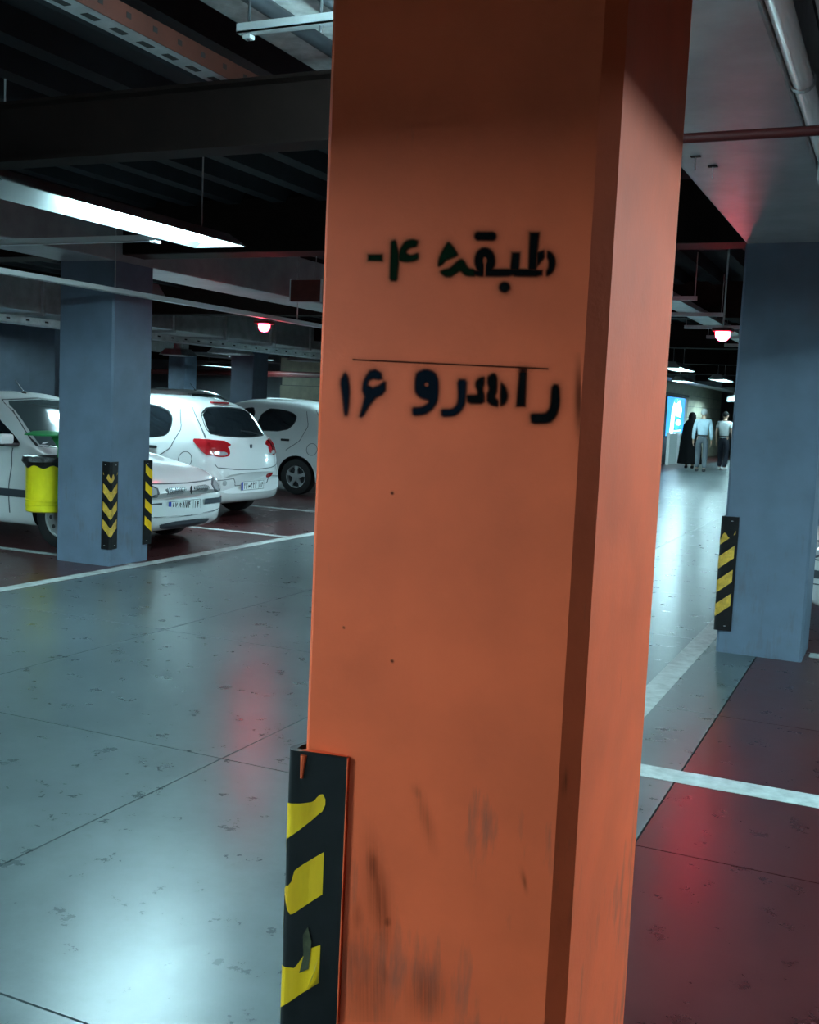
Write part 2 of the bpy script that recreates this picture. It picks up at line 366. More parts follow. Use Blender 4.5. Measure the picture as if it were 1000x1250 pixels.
# ------------------------------------------------------------------ pillars
def pillar(name, x0, x1, y0, y1, z1, m, lab, c=0.015, cr=None):
    cs = [c if cr is None else q for q in (cr or [c] * 4)]     # chamfers: front-left, front-right, back-right, back-left
    a, bq, d, e = cr or [c] * 4
    poly = [(x0, y0 + a), (x0 + a, y0), (x1 - bq, y0), (x1, y0 + bq), (x1, y1 - d), (x1 - d, y1), (x0 + e, y1), (x0, y1 - e)]
    o = MB().prism(poly, 0, z1, 'xy').build(name, m)
    tag(o, lab, 'pillar'); return o
orange = pillar('pillar', -0.89, -0.413, 1.571, 2.06, 2.6, 'orange_paint', 'orange painted square pillar with black stencilled Persian lettering', cr=[0.010, 0.027, 0.010, 0.010])
gl = pillar('pillar', -6.74, -6.145, 7.345, 7.87, 2.6, 'grey_paint', 'blue grey pillar beside the yellow bin with two corner guards')
gr = pillar('pillar', -1.005, -0.478, 7.13, 7.67, 2.6, 'grey_paint', 'blue grey pillar by the red bay with one striped guard')
for (x, y, lab) in ((-12.1, 13.1, 'blue grey pillar seen past the yellow bin, behind the sedan'), (-12.1, 18.6, 'wide blue grey pillar between the hatchback roof and the white car by the orange pillar'),
                    (-17.8, 24.1, 'slimmer distant grey pillar above the far white estate car'), (-23.5, 35.1, 'most distant grey pillar partly behind the wide one'),
                    (-6.43, 48.6, 'dark grey pillar beyond the walking people'), (-6.43, 13.1, 'grey pillar among the parked cars hidden by the orange pillar'), (-0.73, 13.1, 'grey pillar hidden behind the striped grey pillar')):
    pillar('pillar', x - 0.27, x + 0.27, y - 0.27, y + 0.27, 2.6, 'grey_paint', lab)

# stencilled lettering: traced outlines on the plane of the pillar's front face
YF0 = 1.571
def face_xz(px, py):
    v = AX @ np.array([px - 500., 625. - py, -FPX]); t = YF0 / v[1]; return v[0] * t, CAM_H + v[2] * t
def T(pts, ox, oy, s=6.25): return [(ox + a / s, oy + b_ / s) for a, b_ in pts]
def circ(cx, cy, rx, ry=None, n=20): ry = ry or rx; return [(cx + rx * math.cos(2 * PI * k / n), cy + ry * math.sin(2 * PI * k / n)) for k in range(n)]
c4 = lambda p: T(p, 400, 260); c5 = lambda p: T(p, 550, 260); c6 = lambda p: T(p, 400, 430); c7 = lambda p: T(p, 550, 430)
row1 = [
 ([(449, 310.5), (467, 310.5), (467.5, 319), (448.5, 319)], 'g'),
 (c4([(480, 212), (520, 202), (532, 250), (545, 300), (548, 370), (540, 440), (533, 522), (470, 520), (474, 400), (478, 300)]), 'g'),
 (c4([(535, 330), (555, 260), (595, 210), (650, 196), (694, 212), (680, 262), (640, 266), (608, 284), (606, 308), (640, 322), (692, 300), (700, 350), (660, 372), (600, 380), (540, 368)]), 'g'),
 ([(547, 294), (553, 300), (559.5, 310), (558, 313), (551, 316), (545, 318), (541, 323), (536, 326), (534, 324), (535, 316), (540, 305)], 'g'),
 ([(536.5, 331), (542, 328.5), (548, 327.5), (554, 322), (560, 317), (564, 315.5), (568, 319), (571.5, 327), (581, 328.5), (581, 338), (574, 338), (568, 337), (562, 331), (556, 335), (551, 338.5), (544, 338.5), (539, 335)], 'g'),
 ([(578, 328), (663, 328), (662, 338), (628, 338), (626.5, 336), (620, 338), (578, 338)], 'k'),
 (circ(592, 318.5, 13.2, 16.8), 'k'), (circ(584.6, 288.5, 5.8), 'k'), (circ(600.8, 288.5, 5.8), 'k'), ([(584, 283), (601, 283), (601, 294), (584, 294)], 'k'),
 ([(624.8, 308), (635.4, 308), (634, 330), (622.5, 330)], 'k'), (circ(616, 350.7, 7), 'k'),
 ([(646.5, 283.5), (658.8, 283.5), (656.5, 308), (655, 330), (644.5, 330)], 'k'),
 ([(655.5, 308), (664.5, 305), (665, 314.5), (655, 327)], 'k'),
 ([(668, 305.5), (674, 308), (678.5, 316), (678.5, 324), (675, 333), (667, 338.5), (666.5, 331), (669.5, 326), (669.5, 319), (667, 314)], 'k')]
cut1 = [circ(548.8, 321.8, 3.6), circ(592, 318, 2.4, 4), [(590.8, 321), (593.2, 321), (592.6, 338), (590.6, 338)]]
row2 = [
 (c6([(130, 148), (158, 180), (172, 280), (165, 400), (155, 485), (125, 485), (112, 350), (92, 220)]), 'n'),
 (c6([(290, 180), (320, 140), (365, 128), (410, 155), (420, 205), (395, 212), (350, 205), (315, 220), (310, 250), (345, 268), (390, 250), (430, 220), (445, 230), (445, 290), (420, 325), (370, 350), (320, 410), (280, 480), (258, 500), (240, 490), (260, 420), (280, 340), (262, 290), (268, 230)]), 'n'),
 (c6([(680, 150), (750, 122), (820, 150), (848, 210), (850, 300), (840, 380), (800, 440), (740, 480), (650, 488), (642, 420), (720, 415), (765, 385), (768, 370), (700, 350), (662, 300), (665, 200)]), 'n'),
 (c7([(50, 205), (128, 205), (122, 330), (112, 400), (80, 455), (30, 492), (-70, 495), (-76, 432), (10, 432), (45, 400), (58, 340)]), 'n'),
 (c7([(190, 220), (225, 190), (262, 185), (262, 240), (248, 280), (262, 320), (262, 395), (130, 395), (115, 322), (200, 325), (205, 300), (188, 260)]), 'k'),
 (c7([(280, 185), (330, 152), (360, 185), (358, 300), (340, 340), (368, 370), (365, 418), (320, 410), (275, 380), (275, 320), (292, 280), (278, 240)]), 'k'),
 (c7([(382, 220), (420, 260), (442, 330), (425, 390), (378, 418), (376, 350)]), 'k'),
 (c7([(525, 118), (585, 118), (572, 415), (500, 415)]), 'k'),
 (c7([(768, 270), (790, 240), (830, 250), (838, 400), (810, 490), (760, 545), (615, 550), (608, 480), (620, 465), (720, 465), (752, 430), (762, 380)]), 'k')]
cut2 = [circ(520.8, 469.5, 2.2)]
INK = {'g': (0.0008, 0.010, 0.002), 'k': (0.001, 0.001, 0.0012), 'n': (0.002, 0.005, 0.011)}
def sdf(P, poly):
    A = np.array(poly, float); B = np.roll(A, -1, 0); d = np.full(len(P), 1e9); ins = np.zeros(len(P), bool)
    for a, b_ in zip(A, B):
        e = b_ - a; q = P - a; t = np.clip((q @ e) / max(e @ e, 1e-9), 0, 1)
        d = np.minimum(d, np.hypot(*(q - t[:, None] * e).T))
        c = (a[1] > P[:, 1]) != (b_[1] > P[:, 1])
        xi = a[0] + (P[:, 1] - a[1]) / (b_[1] - a[1] + 1e-12) * (b_[0] - a[0])
        ins ^= c & (P[:, 0] < xi)
    return np.where(ins, -d, d)
def ink_mat():
    m = bpy.data.materials.new('spray_ink'); m.use_nodes = True; nt = m.node_tree; b = nt.nodes['Principled BSDF']
    at = nt.nodes.new('ShaderNodeAttribute'); at.attribute_name = 'ink'
    nt.links.new(at.outputs['Color'], b.inputs['Base Color']); nt.links.new(at.outputs['Alpha'], b.inputs['Alpha'])
    b.inputs['Roughness'].default_value = 0.75; b.inputs['Specular IOR Level'].default_value = 0.06
    MATS['spray_ink'] = m
ink_mat()
def ink_sheet(name, shapes, cuts, box, soft, halo, lab, step=0.8, extra=None, off=0.0006):
    x0, y0, x1, y1 = box; nx = int((x1 - x0) / step); ny = int((y1 - y0) / step)
    gx, gy = np.meshgrid(np.linspace(x0, x1, nx), np.linspace(y0, y1, ny)); P = np.stack([gx.ravel(), gy.ravel()], 1)
    best = np.full(len(P), 1e9); col = np.zeros((len(P), 3))
    for poly, k in shapes:
        if 6 <= len(poly) < 20: poly = [tuple(np.array(a) * (1 - t) + np.array(b_) * t) for a, b_ in zip(poly, poly[1:] + poly[:1]) for t in (0.2, 0.8)]   # ease the corners
        d = sdf(P, poly); m = d < best; best[m] = d[m]; col[m] = INK[k]
    a = 1 / (1 + np.exp((best) / soft))
    for cpoly in cuts: a *= 1 / (1 + np.exp(-(sdf(P, cpoly)) / (soft * 0.6)))
    a = np.maximum(np.clip(a * 1.06 - 0.03, 0, 1), halo * np.exp(-np.maximum(best, 0) / 3.0))
    if extra is not None: a = np.maximum(a, extra(P))
    a[a < 0.012] = 0
    idx = np.arange(nx * ny).reshape(ny, nx); al = a.reshape(ny, nx)
    keep = (al[:-1, :-1] + al[1:, :-1] + al[:-1, 1:] + al[1:, 1:]) > 0.004
    q = np.stack([idx[:-1, :-1], idx[1:, :-1], idx[1:, 1:], idx[:-1, 1:]], -1)[keep]
    used = np.unique(q); rem = -np.ones(nx * ny, int); rem[used] = np.arange(len(used))
    xz = [face_xz(*P[i]) for i in used]
    me = bpy.data.meshes.new(name); me.from_pydata([(x, YF0 - off, z) for x, z in xz], [], rem[q].tolist()); me.update()
    ca = me.color_attributes.new('ink', 'FLOAT_COLOR', 'POINT')
    ca.data.foreach_set('color', np.concatenate([col[used], a[used, None]], 1).astype(np.float32).ravel())
    o = link(name, me, 'spray_ink', orange); o['label'] = lab; return o
ink_sheet('stencil_lettering', row1, cut1, (440, 275, 690, 365), 0.85, 0.30, 'black and dark green stencilled words meaning floor minus four')
ink_sheet('stencil_lettering', row2, cut2, (405, 440, 695, 522), 0.95, 0.34, 'dark blue black stencilled words meaning corridor sixteen')
ink_sheet('scored_line', [([(431, 438.3), (669.5, 449.6), (669.5, 451), (431, 439.7)], 'k')], [], (426, 434, 675, 455), 0.35, 0.1, 'thin dark ruled line above the lower words', step=0.6)
def blob(cx, cy, rx, ry, amp):
    return lambda P: amp * np.exp(-(((P[:, 0] - cx) / rx) ** 2 + ((P[:, 1] - cy) / ry) ** 2))
def streaks(P):
    n = np.zeros(len(P))
    for (cx, cy, rx, ry, am, sl) in ((455, 1060, 7, 24, .55, .1), (463, 1100, 12, 60, .42, .14), (473, 1125, 5, 8, .6, 0), (432, 1175, 9, 22, .3, .0), (447, 1200, 30, 60, .28, .12),
                                     (520, 1000, 7, 30, .28, .25), (510, 968, 5, 9, .3, .3), (520, 1215, 22, 30, .34, .1), (470, 1190, 4, 20, .4, .1), (437, 1120, 5, 18, .3, 0), (640, 1075, 3, 12, .45, .2), (690, 955, 3, 14, .5, -.1)):
        x = P[:, 0] - cx - sl * (P[:, 1] - cy); y = P[:, 1] - cy
        n = np.maximum(n, am * np.exp(-(x / rx) ** 2 - (y / ry) ** 2))
    jit = 0.5 + 0.5 * np.sin(P[:, 0] * 1.7 + 2 * np.sin(P[:, 0] * 0.43 + P[:, 1] * 0.013)) * np.sin(P[:, 0] * 0.61 + P[:, 1] * 0.02 + 1)
    return n * (0.35 + 0.65 * jit)
INK['s'] = (0.045, 0.03, 0.028)
ink_sheet('scuff_marks', [([(479, 600), (480, 600), (480, 603), (479, 603)], 's'), (circ(479, 807, 1.4), 'k'), (circ(420, 766, 1.0), 'k'), (circ(479, 602, 1.5), 'k')], [], (405, 595, 700, 1248), 0.4, 0.0, 'grey vertical scuffs and nail holes low on the orange face', step=1.5, extra=streaks, off=0.0004)
ink_sheet('overspray', [(circ(704, 500, 0.2), 'k')], [], (690, 430, 709, 560), 0.3, 0.0, 'soft dark overspray smear at the pillar edge', step=1.2, extra=blob(707, 488, 5, 38, 0.55), off=0.0005)

# ------------------------------------------------------------------ corner guards
LEG = 0.088
OUT = [(LEG, -0.001), (LEG, -0.007), (LEG - 0.012, -0.010), (0.030, -0.014), (0.010, -0.019)] + \
      [(-0.004 + 0.018 * math.cos(a), -0.004 + 0.018 * math.sin(a)) for a in np.linspace(-PI * 0.5 - 0.15, -PI + 0.15, 7)] + \
      [(-0.019, 0.010), (-0.014, 0.030), (-0.010, LEG - 0.012), (-0.007, LEG), (-0.001, LEG)]
INN = [(-0.001, 0.034), (-0.010, 0.012), (-0.008, -0.008), (0.012, -0.010), (0.034, -0.001)]
def guard(corner, va, vb, z0, z1, lab, tape, missing=(), custom=None, screws=True):
    r = empty('corner_guard', (*corner, 0), label=lab, cat='corner guard')
    pos = lambda a, b_, z, k=0.0: (va[0] * a + vb[0] * b_, va[1] * a + vb[1] * b_, z)
    prof = OUT + INN; n = len(prof)
    vs = [pos(a, b_, z) for z in (z0, z1) for a, b_ in prof]
    fs = [(i, (i + 1) % n, n + (i + 1) % n, n + i) for i in range(n)]
    no = len(OUT)
    # caps as strips between outer and inner outline
    inn = INN[::-1]
    cap = [OUT[0]] + inn + [OUT[-1]]
    ii = [0] + [no + k for k in range(len(INN) - 1, -1, -1)] + [no - 1]
    m_o = list(range(no))
    for base_ in (0, n):
        i = j = 0
        while i < no - 1 or j < len(ii) - 1:
            if j == len(ii) - 1 or (i < no - 1 and i / (no - 1) <= j / (len(ii) - 1)): fs.append((base_ + m_o[i], base_ + m_o[i + 1], base_ + ii[j])); i += 1
            else: fs.append((base_ + m_o[i], base_ + ii[j + 1], base_ + ii[j])); j += 1
    fs = [f for f in fs if len(set(f)) == len(f)]
    MB().add(vs, fs).build('guard_body', 'rubber', r, smooth=True)
    # outer surface by arc length, s = 0 at the corner
    O = np.array(OUT[2:-2]); ds = np.r_[0, np.cumsum(np.hypot(*np.diff(O, axis=0).T))]; ds -= ds[-1] / 2
    def surf(s):
        a = np.interp(s, ds, O[:, 0]); b_ = np.interp(s, ds, O[:, 1])
        a2 = np.interp(s + 0.002, ds, O[:, 0]) - np.interp(s - 0.002, ds, O[:, 0]); b2 = np.interp(s + 0.002, ds, O[:, 1]) - np.interp(s - 0.002, ds, O[:, 1])
        nn = np.array([b2, -a2]); nn /= max(np.linalg.norm(nn), 1e-9)
        if nn @ np.array([a - 0.06, b_ - 0.06]) < 0: nn = -nn
        return a + nn[0] * 0.0012, b_ + nn[1] * 0.0012
    hl = ds[-1] - 0.004
    H = (z1 - z0); k = 0
    zz = z1 - 0.185
    for zc, pts in (custom or ()):
        sg = -1
        pu = np.linspace(pts[0][0], pts[-1][0], 15); U = [q[0] for q in pts]
        lo = [(*surf(sg * u * hl), zc + np.interp(u, U, [q[1] for q in pts])) for u in pu]; hi = [(*surf(sg * u * hl), zc + np.interp(u, U, [q[2] for q in pts])) for u in pu]
        m = len(pu); MB().add([pos(*p) for p in lo + hi], [(i, i + 1, m + i + 1, m + i) for i in range(m - 1)]).build('stripe', tape, r)
    while zz > z0 + 0.01:
        for sgn in ((1,) if custom else (-1, 1)):
            ss = np.linspace(0.0, hl, 9) * sgn
            lo = []; hi = []
            for s in ss:
                u = abs(s) / hl
                l0 = zz + u * 0.075; h0 = l0 + 0.080
                if k in missing:                                   # worn, torn tape
                    h0 = l0 + 0.082 * max(0.0, 0.35 + 0.4 * math.sin(7 * u + k) - 0.35 * (u > 0.55)); 
                lo.append((*surf(s), l0)); hi.append((*surf(s), min(h0, z1 - 0.03)))
            vs = [pos(*p) for p in lo] + [pos(*p) for p in hi]; m = len(ss)
            MB().add(vs, [(i, i + 1, m + i + 1, m + i) for i in range(m - 1)]).build('stripe', tape, r)
        zz -= 0.155; k += 1
    for s in ((-hl * 0.72, hl * 0.72) if screws else ()):
        for z in (z0 + 0.03, z1 - 0.03):
            a, b_ = surf(s); p = pos(a, b_, z)
            MB().lathe([(0.0, 0.004), (0.006, 0.003), (0.008, 0.0)], 'z', 8).build('screw', 'screw', r).location = p
    return r
gg = guard((-0.89, 1.571), (1, 0), (0, 1), 0.12, 0.91, 'black and yellow striped rubber corner guard on the orange pillar', 'yellow_tape', screws=False, custom=[
    (0.75, [(0, 0, .066), (.3, .024, .070), (.55, .045, .076), (.66, .056, .090), (.74, .062, .092), (.79, .074, .084)]),
    (0.605, [(0.0, .052, .058), (.08, .030, .068), (.15, .016, .066), (.22, .018, .095), (.35, .028, .106), (.8, .062, .137)]),
    (0.447, [(0, 0, .078), (.3, .024, .080), (.42, .034, .098), (.55, .043, .118), (.8, .062, .130)]),
    (0.29, [(0, 0, .08), (.8, .062, .142)])])
b = MB(); b.add([(.030, -.0165, .485), (.044, -.018, .520), (.055, -.016, .568), (.052, -.0285, .535), (.040, -.030, .500)], [(0, 1, 4), (1, 3, 4), (1, 2, 3)]); b.build('peeled_tape', 'plate_white', gg)
MB().add([(.018, -.0192, .52), (.034, -.0160, .53), (.038, -.0158, .58), (.030, -.0165, .605), (.022, -.0182, .59), (.024, -.0175, .55)], [(0, 1, 2, 3, 4, 5)]).build('glue_residue', 'olive', gg)
MB().tube([(0.012, -0.0195, 0.905), (0.0105, -0.0205, 0.88), (0.010, -0.0205, 0.865)], [0.006, 0.0035, 0.0028], 8).build('paint_drip', 'orange_paint', gg)
MB().add([(0.0, -0.021, 0.912), (0.03, -0.016, 0.912), (0.088, -0.008, 0.912), (0.088, -0.001, 0.912), (0.03, -0.002, 0.912), (0.01, -0.010, 0.912)], [(0, 1, 2, 3, 4, 5)]).build('paint_edge', 'orange_paint', gg)
MB().box(LEG, LEG + 0.002, -0.008, -0.001, 0.13, 0.91).build('paint_edge', 'orange_paint', gg)
guard((-6.145, 7.345), (-1, 0), (0, 1), 0.15, 0.905, 'chevron corner guard facing the aisle on the grey pillar by the bin', 'amber_tape', missing=(0,))
guard((-6.145, 7.87), (0, -1), (-1, 0), 0.15, 0.905, 'yellow striped corner guard in front of the sedan nose on the grey pillar', 'yellow_tape')
guard((-1.005, 7.13), (1, 0), (0, 1), 0.145, 0.885, 'amber striped corner guard on the grey pillar by the red bay', 'amber_tape', missing=(0,))

# ------------------------------------------------------------------ fluorescent lamps
def make_lamp(L=1.36, TL=None, rod=0.52, sk=0.036, tube='tube'):
    """trough centred on x=0, tube line z=0; runs along y from 0 to L; tube from L-TL to L"""
    TL = TL or L
    r = empty('strip_light', (0, 0, 0))
    p = [(-0.20, -sk), (-0.07, 0.055), (0.07, 0.055), (0.20, -sk), (0.20, -sk + 0.005), (0.072, 0.062), (-0.072, 0.062), (-0.20, -sk + 0.005)]
    b = MB(); n = len(p)
    vs = [(a, y, h) for y in (-0.06, L + 0.06) for a, h in p]
    b.add(vs, [(i, (i + 1) % n, n + (i + 1) % n, n + i) for i in range(n)] + [(0, 1, 6, 7), (1, 2, 5, 6), (2, 3, 4, 5), (8, 15, 14, 9), (9, 14, 13, 10), (10, 13, 12, 11)])
    b.build('trough', 'trough_grey', r)
    for y in (-0.06, L + 0.055): MB().prism([(-0.20, -sk), (-0.07, 0.055), (0.07, 0.055), (0.20, -sk)], y, y + 0.005, 'xz').build('end_cap', 'trough_grey', r)
    for x in (-0.035, 0.035): MB().tube([(x, L - TL + 0.03, 0), (x, L - 0.03, 0)], 0.014, 8).build('tube', tube, r)
    for y in (0.15, L - 0.15): MB().tube([(0, y, 0.058), (0, y, rod)], 0.005, 6).build('rod', 'galv_dull', r)
    return r
LAMPS_A = make_lamp()
first = [True]
def lamp(x, y0, z, lab, rz=0, grp=None):
    o = LAMPS_A if first[0] else copy_tree(LAMPS_A); first[0] = False
    o.location = (x, y0, z); o.rotation_euler = (0, 0, rz); tag(o, lab, 'lamp', grp)
l1 = make_lamp(1.97, 1.30, sk=0.022); l1.location = (-4.2, 4.03, 2.5); tag(l1, 'long fluorescent trough light with its glowing tube over the aisle, beside the orange pillar', 'lamp', 'aisle strip lights')
DEEP = make_lamp(sk=0.06, tube='tube_far')
for i, (y, lab) in enumerate(((-1.9, 'fluorescent strip light over the aisle on the lettered side of the orange pillar'), (10.2, 'fluorescent strip light over the aisle in front of the hatchback'), (15.7, 'fluorescent strip light over the aisle past the third white car'), (21.2, 'fluorescent strip light over the aisle before the stone core'), (26.7, 'fluorescent strip light over the aisle beside the stone core corner'), (32.2, 'fluorescent strip light above the walking people'), (37.7, 'fluorescent strip light beyond the walking people'))):
    if y < 0: o = make_lamp(tube='tube_key'); o.location = (-4.2, y, 2.5); tag(o, lab, 'lamp', 'aisle strip lights'); continue
    o = DEEP if y == 10.2 else copy_tree(DEEP); o.location = (-4.2, y, 2.5); tag(o, lab, 'lamp', 'aisle strip lights')
o = copy_tree(DEEP); o.location = (-5.46, 40.0, 2.5); tag(o, 'added fluorescent strip light brightening the stone core past the lit advertising panel', 'lamp', 'aisle strip lights')  # added lamp, brightens the stone wall near the advertising panel
o = copy_tree(DEEP); o.location = (-5.46, 28.6, 2.5); tag(o, 'added fluorescent strip light beside the stone core brightening the walking people', 'lamp', 'aisle strip lights')  # extra lamp added to brighten the walking people
o = make_lamp(tube='tube_side'); o.location = (-0.45, -7.4, 2.5); o.rotation_euler = (0, 0, PI / 2); tag(o, 'added unseen fluorescent strip light squarely facing the lettering of the orange pillar', 'lamp', 'bay strip lights')  # added fill lamp behind the camera for the pillar's lettered front
for y, lab in ((3.1, 'fluorescent strip light over the red bay beside the orange pillar'), (8.2, 'added unseen fluorescent strip light over the red bay beside the striped grey pillar'), (14.2, 'added unseen fluorescent strip light over the red bays farther on')):  # the two farther lamps are added for reflections on the orange pillar's side
    if y > 5: lamp(2.1, y, 2.5, lab, 0, 'bay strip lights'); continue
    o = make_lamp(tube='tube_side'); o.location = (2.1, y, 2.5); tag(o, lab, 'lamp', 'bay strip lights')
for y, lab in ((10.0, 'fluorescent strip light above the row behind the sedan'), (15.6, 'fluorescent strip light above the row behind the third white car'), (22.0, 'fluorescent strip light above the far white estate')):
    lamp(-14.7, y, 2.5, lab, 0, 'far row strip lights')
for y, lab in ((21.5, 'added fluorescent strip light before the far partition wall'), (28.5, 'added fluorescent strip light close to the far partition wall')):  # added lamps that lift the dark background around the far wall
    lamp(-20.16, y, 2.5, lab, 0, 'far row strip lights')
SH = make_lamp(rod=0.27, sk=0.12); fl = [True]
o = make_lamp(rod=0.27, sk=0.03, tube='tube_key'); o.location = (-8.4, 2.2, 2.75); tag(o, 'added unseen fluorescent strip light over the bay before the yellow bin', 'lamp', 'added bay lights')  # added out-of-view lamp, brightens the sedan side and grey pillar
for y, lab in ((15.6, 'added hidden hooded fluorescent strip light above the alloy wheeled hatchback'),):  # added lamp kept behind the orange pillar to light the parked cars
    o = SH if fl[0] else copy_tree(SH); fl[0] = False
    o.location = (-8.4, y, 2.75); tag(o, lab, 'lamp', 'added bay lights')
o = make_lamp(0.6, rod=0.27, sk=0.12, tube='tube_bright'); o.location = (-8.4, 10.1, 2.75); tag(o, 'added hidden short hooded fluorescent light between the sedan and the hatchback', 'lamp', 'added bay lights')  # added strong lamp hidden behind the grey pillar, brightens both cars
# ducts added out of view to cut the light off the pillar top
r = empty('air_duct', (0, 0.55, 2.10), label='added unseen low black duct shading the lettered face of the orange pillar', cat='duct')
MB().box(-5.7, 0.9, 0, 0.40, 0, 0.43).build('duct_run', 'black_plastic', r, bevel=0.01)
for k in range(5): MB().box(-5.3 + 1.4 * k, -5.26 + 1.4 * k, -0.03, 0.43, -0.0, 0.46).build('flange', 'galv_dull', r)
for xx in (-5, -1.5): MB().box(xx, xx + 0.02, 0.19, 0.21, 0.43, 0.90).build('hanger', 'galv_dull', r)
r = empty('air_duct', (0.95, 0, 2.335), label='added unseen black duct shading the plain face of the orange pillar', cat='duct')
MB().box(0, 0.40, -6, 5.5, 0, 0.26).build('duct_run', 'black_plastic', r, bevel=0.01)
for k in range(8): MB().box(-0.03, 0.43, -5.5 + 1.4 * k, -5.46 + 1.4 * k, 0, 0.28).build('flange', 'galv_dull', r)
for yy in (-3, 3): MB().box(0.19, 0.21, yy, yy + 0.02, 0.26, 0.68).build('hanger', 'galv_dull', r)
def bare_batten(x, y, z, L, lab):
    r = empty('batten_light', (x, y, z), label=lab, cat='lamp')
    MB().rbox((0, L / 2, 0.05), (0.05, L, 0.05), 0.008).build('batten', 'white_metal', r)
    for xx in (-0.055, 0.055): MB().tube([(xx, 0.03, 0.03), (xx, L - 0.03, 0.03)], 0.014, 8).build('tube', 'tube', r)
    for yy in (0.015, L - 0.015): MB().rbox((0, yy, 0.03), (0.15, 0.03, 0.04), 0.006).build('tube_holder', 'white_metal', r)
    for yy in (0.2, L - 0.2): MB().tube([(0, yy, 0.07), (0, yy, 0.295)], 0.006, 6).build('rod', 'galv_dull', r)
bare_batten(-1.3, 2.25, 2.56, 1.2, 'bare fluorescent batten hung under the stained ceiling plate behind the orange pillar')

# support bar of the lamp and the long thin tray
r = empty('support_bar', (-6.1, 5.72, 2.47), label='pale steel support bar ending beside the long fluorescent trough', cat='bracket')
b = MB(); b.box(0, 1.66, -0.02, 0.02, 0, 0.005); b.box(0, 1.66, -0.02, -0.015, 0, 0.04); b.build('strut', 'white_metal', r); MB().box(1.62, 1.66, -0.03, 0.03, -0.01, 0.07).build('end_plate', 'white_metal', r)
MB().tube([(0.1, 0, 0), (0.1, 0, 0.68)], 0.005, 6).build('rod', 'galv_dull', r)
r = empty('cable_tray', (-5.93, 0, 2.3), label='long thin pale cable tray passing in front of the grey pillar by the bin', cat='cable tray')
b = MB(); b.box(-0.03, 0.03, -2, 24, 0, 0.004); b.box(-0.03, -0.026, -2, 24, 0, 0.04); b.box(0.026, 0.03, -2, 24, 0, 0.04); b.build('channel', 'white_metal', r)
for y in (1.0, 4.0, 7.1, 10.0, 13, 16): MB().tube([(0, y, 0.0), (0, y, 0.72)], 0.005, 6).build('rod', 'galv_dull', r)
# galvanised duct over the cars with flanges
r = empty('air_duct', (-11.0, 0, 2.5), label='galvanised rectangular air duct running above the parked cars', cat='duct')
MB().box(-0.45, 0.45, -2, 25.5, 0, 0.42).build('duct_run', 'galv', r, bevel=0.01)
for k in range(19):
    y = -1.6 + 1.42 * k; MB().box(-0.49, 0.49, y - 0.02, y + 0.02, -0.04, 0.46).build('flange', 'galv_dull', r)
r = empty('cable_tray', (-10.0, 0, 2.28), label='perforated grey cable tray above the car roofs below the air duct', cat='cable tray')
b = MB(); b.box(-0.15, 0.15, -2, 25.5, 0, 0.004); b.box(0.146, 0.15, -2, 25.5, 0, 0.085); b.box(-0.15, -0.146, -2, 25.5, 0, 0.085); b.build('channel', 'galv_dull', r)
sl = MB().box(0.150, 0.1515, -0.03, 0.03, 0.035, 0.055).mesh('slot'); sl.materials.append(MATS['joint'])
for k in range(40):
    o = bpy.data.objects.new('slot', sl); C.objects.link(o); o.parent = r; o.location = (0, 7 + 0.32 * k, 0)
for y in (4, 8, 12, 16, 20): MB().tube([(0.1, y, 0.0), (0.1, y, 0.74)], 0.006, 6).build('rod', 'galv_dull', r)
for (x, y, z, lab) in ((-13.0, 13.6, 2.28, 'square pale air diffuser beside the pillar behind the bin'), (-14.6, 19.6, 2.36, 'pale air diffuser box beside the slim distant pillar'), (-10.9, 16.15, 2.26, 'dark framed air diffuser below the galvanised duct'), (-12.4, 21.3, 2.38, 'small pale air diffuser beside the cream stone wall')):
    r = empty('air_diffuser', (x, y, z), label=lab, cat='diffuser')
    b = MB(); b.add([(-.3, -.3, 0), (.3, -.3, 0), (.3, .3, 0), (-.3, .3, 0), (-.2, -.2, .14), (.2, -.2, .14), (.2, .2, .14), (-.2, .2, .14)], [(0, 1, 2, 3), (4, 5, 6, 7), (0, 1, 5, 4), (1, 2, 6, 5), (2, 3, 7, 6), (3, 0, 4, 7)]); b.build('hood', 'galv_dull', r)
    MB().tube([(0, 0, .14), (0, 0, (2.45 if x == -10.9 else 3.02) - z)], 0.1, 12).build('neck', 'galv', r, smooth=True)
    for k in range(5): MB().box(-.24, .24, -.2 + .1 * k - .03, -.2 + .1 * k + .03, -0.012, 0).build('louvre', 'white_metal', r)
o = MB().tube([(-26, 27.0, 2.13), (-9, 22.0, 2.13)], 0.07, 12).build('fire_pipe', 'red_pipe', smooth=True); tag(o, 'red fire main pipe behind the distant grey pillars', 'pipe')
for (y, z, lab) in ((8.9, 2.42, 'hanging red primed steel plate above the thin cable tray'),):
    r = empty('hanging_plate', (-5.2, y, z), label=lab, cat='sign plate')
    MB().box(-0.16, 0.16, 0, 0.02, 0, 0.2).build('plate', 'red_primer', r)
    for x in (-0.17, 0.16): MB().box(x, x + 0.01, -0.003, 0.023, 0, 0.21).build('edge_strip', 'white_metal', r)
    for x in (-0.1, 0.1): MB().tube([(x, .01, .2), (x, .01, .6)], 0.004, 6).build('rod', 'galv_dull', r)
